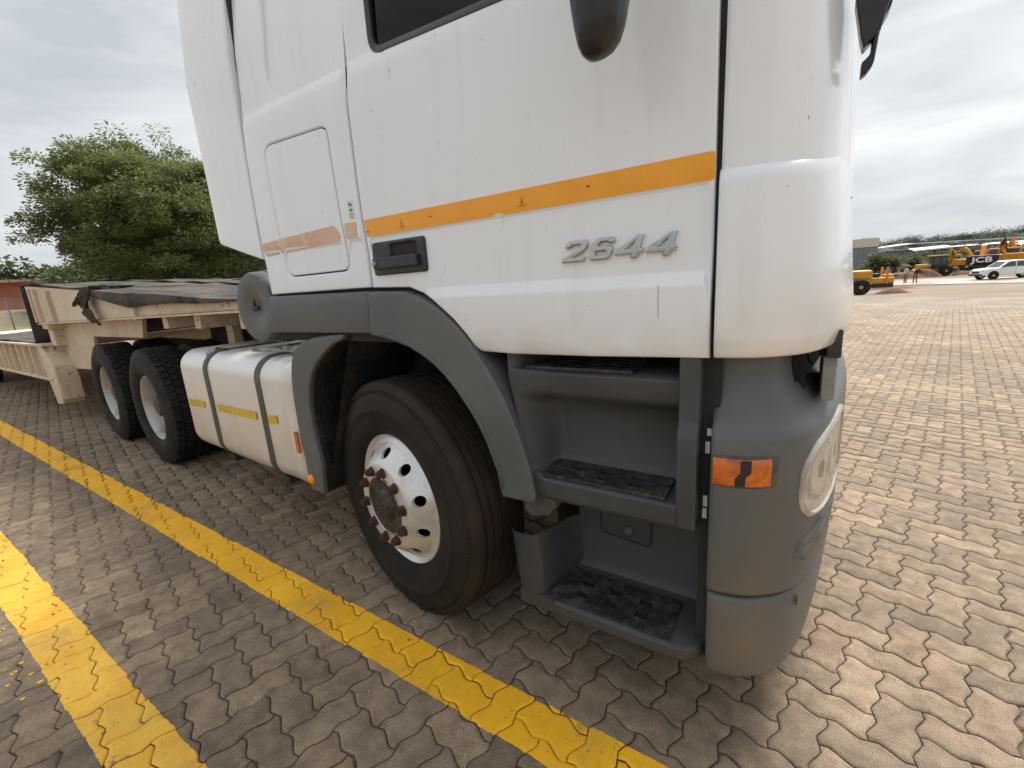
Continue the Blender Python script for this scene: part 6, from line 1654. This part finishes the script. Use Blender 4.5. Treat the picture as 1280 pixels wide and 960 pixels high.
excavator('yellow excavator between the lettered one and the tall boom, behind the pickup', (22.0, 97.0, ZB), R_(150), .95, [(1.2, 1.6, .3), (2.2, 3.0, .34), (2.8, 3.6, .26)], [(2.6, 3.7, .24), (3.6, 2.6, .2), (3.9, 1.4, .12)])
excavator('yellow excavator farthest back, its boom seen between the two right-hand ones', (27.2, 101.0, ZB), R_(120), .95, [(1.2, 1.6, .3), (2.0, 3.3, .34), (2.2, 4.3, .26)], [(2.1, 4.4, .24), (3.0, 3.2, .2), (3.3, 2.0, .12)], 'plant_orange')
# backhoe loader
bb = Vector((13.5, 79.0, ZB)); r = empty('backhoe_loader', bb); tag(r, 'yellow and red-dusted backhoe loader with its rear arm folded up', 'backhoe loader')
M = xf(bb, R_(6))
for x, rr in ((-1.35, .55), (.75, .62)):
    for y in (-.95, .95): tyre_w(r, M @ Matrix.Translation((x, y, rr)), rr, .42)
xbox(r, 'chassis', M, (-1.9, 1.4, -.55, .55, .5, 1.0), 'plant_metal'); xbox(r, 'bonnet', M, (-2.0, -.55, -.5, .5, .95, 1.55), 'plant_yellow', .08)
c = xbox(r, 'operator_cab', M, (-.55, .85, -.75, .75, 1.0, 2.45), 'plant_black', .05); xbox(c, 'cab_roof', M, (-.75, 1.0, -.82, .82, 2.45, 2.58), 'plant_yellow', .04)
for b in ((-.45, .1, -.78, -.74, 1.45, 2.35), (.2, .75, -.78, -.74, 1.45, 2.35), (-.58, -.54, -.65, .65, 1.5, 2.35), (.84, .88, -.65, .65, 1.5, 2.35)): xbox(c, 'cab_glass', M, b, 'plant_glass', 0)
arm(r, 'boom', M, [(1.3, .9, .16), (1.6, 2.3, .2), (1.25, 3.05, .16)], .34, 'plant_yellow'); arm(r, 'stick', M, [(1.2, 3.2, .16), (1.75, 2.7, .18), (1.95, 1.0, .12)], .26, 'plant_yellow'); bucket(r, M, 1.7, .95, .7)
mb = MB(); mb.prism_xz([(-2.5, .9), (-2.35, .15), (-2.95, .05), (-3.1, .2), (-2.75, .35)], -1.1, 1.1); mb.v = [tuple(M @ Vector(v)) for v in mb.v]; mb.build('front_shovel', 'red_soil', r)
arm(r, 'loader_arm', M, [(-.6, 1.4, .1), (-1.6, 1.2, .1), (-2.5, .6, .1)], 1.4, 'plant_yellow')
# soil heaps
def heap(label, c, rx, ry, hh, seed):
    P = []
    for i in range(9):
        t = i / 8; row = []
        for k in range(21):
            a = 2 * PI * k / 20; w = 1 + .18 * noise.noise(Vector((math.cos(a) * 1.4 + seed, math.sin(a) * 1.4, t * 2)))
            row.append((c[0] + rx * (1 - t) * w * math.cos(a), c[1] + ry * (1 - t) * w * math.sin(a), zg(c[0], c[1]) - .03 + hh * (1 - (1 - t) ** 1.6) * (1 + .1 * noise.noise(Vector((a, t * 3, seed))))))
        P.append(row)
    mb = MB(); mb.grid(P); tag(mb.build('soil_heap', 'red_soil', smooth=True), label, 'soil heap', 'soil heaps in the yard')
heap('red soil heap in front of the backhoe loader', (12.0, 76.5), 1.9, 1.2, 1.15, 1)
heap('long low red soil heap behind the near yellow machine', (5.2, 52.0), 2.6, 1.6, .45, 2)
heap('low dark red soil bank between the two people and the steel shed', (9.8, 76.0), 3.2, 1.4, .8, 3)
heap('flat brown heap between the backhoe and the small excavator', (16.2, 80.0), 1.6, 1.0, .5, 4)
# near yellow machine with big wheel, half hidden by the truck nose
mb_ = Vector((2.75, 34.6, zg(2.75, 34.6))); r = empty('road_roller', mb_); tag(r, 'yellow site machine with a big black tyre, half hidden behind the truck nose', 'site machine')
M = xf(mb_, R_(8))
for y in (-.75, .75): tyre_w(r, M @ Matrix.Translation((-.28, y, .46)), .46, .42)
xbox(r, 'bonnet', M, (-.95, .33, -.55, .55, .84, 1.42), 'plant_yellow', .16)
xbox(r, 'frame', M, (-.9, 1.35, -.5, .5, .55, .95), 'plant_yellow', .05); xbox(r, 'seat', M, (.42, .72, -.25, .25, .95, 1.2), 'plant_black', .05)
xbox(r, 'floor_box', M, (.35, 1.3, -.6, .6, .38, .62), 'plant_black', .03)
for x, y in ((.98, -.55), (.98, .55)): xbox(r, 'roll_post', M, (x - .05, x + .05, y - .05, y + .05, .6, 1.52), 'plant_orange', .01)
xbox(r, 'console', M, (.95, 1.35, -.3, .3, .92, 1.12), 'plant_orange', .05); xbox(r, 'lever', M, (1.3, 1.62, -.1, .1, 1.0, 1.08), 'plant_black', .01)
heap('low rust-red heap beside the near yellow machine', (4.3, 35.6), .95, .6, .32, 6)

# ------------------------------------------------------------------ white pickup
pk = Vector((16.3, 64.0, zg(16.3, 64) + .02)); r = empty('pickup_truck', pk); tag(r, 'white double-cab pickup parked in front of the excavators', 'pickup')
M = xf(pk, R_(180 + 18))           # local +x is the nose, which points to the left of the picture
body = MB()
prof = [(2.62, .42), (2.66, .62), (2.60, .86), (2.35, 1.02), (1.35, 1.10), (.72, 1.62), (.50, 1.72), (-.65, 1.74), (-.95, 1.68), (-1.02, 1.12), (-2.62, 1.10), (-2.66, .55), (-2.55, .42)]
def pk_sec(y, k, zk): return [(x * (1 - .01 * k), y, z if z < 1.15 else 1.12 + (z - 1.12) * zk) for x, z in prof]
P = [pk_sec(-.92, 3, .0)]
body.grid([[M @ Vector(p) for p in row] for row in ([(x, -.70, z) for x, z in prof], [(x, -.80 if z > 1.2 else -.90, z) for x, z in prof], [(x, .80 if z > 1.2 else .90, z) for x, z in prof], [(x, .70, z) for x, z in prof])])
rowa = [M @ Vector((x, -.80 if z > 1.2 else -.90, z)) for x, z in prof]; rowb = [M @ Vector((x, .80 if z > 1.2 else .90, z)) for x, z in prof]
body = MB(); n = len(prof); body.add(rowa + rowb, [tuple(range(n)), tuple(range(n, 2 * n))[::-1]] + [(i, (i + 1) % n, n + (i + 1) % n, n + i) for i in range(n)])
bo = body.build('body', 'white_car', r, bevel=.05, bseg=3) if 'white_car' in MATS else (mat('white_car', (.72, .73, .72), .3, coat=.4), body.build('body', 'white_car', r, bevel=.05, bseg=3))[1]
for s in (-1, 1):
    for q in ([(1.12, 1.14), (.66, 1.56), (.12, 1.62), (.12, 1.14)], [(.02, 1.14), (.02, 1.62), (-.62, 1.62), (-.88, 1.50), (-.88, 1.14)]):
        mb = MB(); pts = []
        for x, z in q: 
            t = (z - 1.1) / .62; pts.append((x, s * (.905 - .0 - .095 * max(0, min(1, (z - 1.1) / .12)) if False else s and (.90 - .10 * max(0, min(1, (z - 1.10) / .62)) + .012)), z))
        mb.add([M @ Vector(p) for p in pts], [tuple(range(len(pts)))]); mb.build('window_pane', 'plant_glass', r)
    for x in (.06, -.95): 
        mb = MB(); mb.box(x - .008, x + .008, s * .905 - .006, s * .905 + .006, .52, 1.12, M); mb.build('door_gap', 'plant_black', r)
    for x in (1.72, -1.55):
        mb = MB(); mb.lathe([(.001, -.02), (.43, -.02), (.43, .02), (.001, .02)], 28, M @ Matrix.Translation((x, s * .895, .40))); mb.build('wheel_arch', 'plant_black', r)
        tyre_w(r, M @ Matrix.Translation((x, s * .82, .37)) @ (Matrix() if s < 0 else Matrix.Rotation(PI, 4, 'Z')), .37, .25, hub='rim_silver')
    xbox(r, 'headlight', M, (2.30, 2.62, s * .78 - .12, s * .78 + .12, .78, .94), 'lamp_bezel', .03)
    xbox(r, 'side_mirror', M, (1.0, 1.14, s * 1.0 - .1, s * 1.0 + .1, 1.12, 1.30), 'plant_black', .03)
mb = MB(); mb.add([M @ Vector(p) for p in ((1.34, -.72, 1.125), (1.34, .72, 1.125), (.74, .66, 1.625), (.74, -.66, 1.625))], [(0, 1, 2, 3)]); mb.build('windscreen', 'plant_glass', r)
xbox(r, 'grille', M, (2.63, 2.68, -.5, .5, .62, .84), 'plant_black', .01); xbox(r, 'bumper', M, (2.45, 2.72, -.88, .88, .38, .56), 'plant_black', .04)

# ------------------------------------------------------------------ two people on the apron
mat('skin', (.16, .09, .06), .6); mat('cloth_black', (.015, .015, .017), .9); mat('cloth_grey', (.10, .095, .10), .9, second=(.16, .14, .14), nscale=6); mat('cloth_pale', (.46, .40, .36), .9); mat('hair', (.02, .015, .012), .9)
def person(label, base, rz, pose, shirt, legs):
    """skeleton grown into one body; clothing regions by material"""
    J, E, Rr = pose
    me = bpy.data.meshes.new('person'); me.from_pydata(J, E, []); o = bpy.data.objects.new('person', me); COL.objects.link(o)
    sk = o.modifiers.new('skin', 'SKIN'); ss = o.modifiers.new('sub', 'SUBSURF'); ss.levels = 1
    for i, v in enumerate(me.skin_vertices[0].data): v.radius = (Rr[i], Rr[i]); v.use_root = (i == 0)
    bm_ = bpy.data.meshes.new_from_object(o.evaluated_get(bpy.context.evaluated_depsgraph_get())); bpy.data.objects.remove(o)
    bm_.materials.clear()
    for m in ('skin', shirt, legs, 'hair'): bm_.materials.append(MATS[m])
    Jv = [Vector(j) for j in J]; kind = pose_kind
    for p in bm_.polygons:
        best = min(range(len(E)), key=lambda k: geometry.intersect_point_line(p.center, Jv[E[k][0]], Jv[E[k][1]])[0] is not None and (p.center - (lambda a, b, c: a.lerp(b, max(0, min(1, c))))(Jv[E[k][0]], Jv[E[k][1]], geometry.intersect_point_line(p.center, Jv[E[k][0]], Jv[E[k][1]])[1])).length)
        p.material_index = kind[best]; p.use_smooth = True
    ob = bpy.data.objects.new('person', bm_); COL.objects.link(ob); ob.location = base; ob.rotation_euler = (0, 0, rz)
    return tag(ob, label, 'person', 'people on the apron')
ED = [(0, 1), (1, 2), (2, 3), (3, 4), (2, 5), (5, 6), (6, 7), (2, 8), (8, 9), (9, 10), (0, 11), (11, 12), (12, 13), (13, 14), (0, 15), (15, 16), (16, 17), (17, 18)]
pose_kind = [1, 1, 0, 3, 1, 1, 0, 1, 1, 0, 2, 2, 0, 3, 2, 2, 0, 3]
RAD = [.155, .165, .13, .065, .11, .075, .055, .045, .075, .055, .045, .10, .075, .05, .055, .10, .075, .05, .055]
standing = [(0, 0, .95), (.02, 0, 1.2), (.03, 0, 1.42), (.04, 0, 1.53), (.06, 0, 1.66), (.03, .19, 1.38), (.06, .25, 1.12), (.20, .18, .98), (.03, -.19, 1.38), (.08, -.24, 1.12), (.24, -.12, 1.02), (0, .10, .86), (.02, .11, .48), (0, .12, .08), (.14, .13, .04), (0, -.10, .86), (.03, -.11, .48), (-.02, -.12, .08), (.12, -.13, .04)]
bent = [(0, 0, .95), (.14, 0, 1.14), (.32, 0, 1.28), (.42, 0, 1.33), (.54, 0, 1.36), (.32, .20, 1.24), (.38, .25, .98), (.46, .16, .78), (.32, -.20, 1.24), (.38, -.25, .98), (.46, -.14, .78), (0, .11, .86), (.04, .12, .48), (0, .14, .08), (.14, .15, .04), (0, -.11, .86), (.04, -.12, .48), (0, -.14, .08), (.14, -.15, .04)]
person('person in pale top and dark trousers standing left on the concrete apron', (8.5, 63.1, zg(8.5, 63.1) + .02), R_(30), (standing, ED, RAD), 'cloth_pale', 'cloth_grey')
person('person in black shirt and short trousers bending forward on the concrete apron', (9.15, 62.2, zg(9.15, 62.2) + .02), R_(-70), (bent, ED, RAD), 'cloth_black', 'skin')
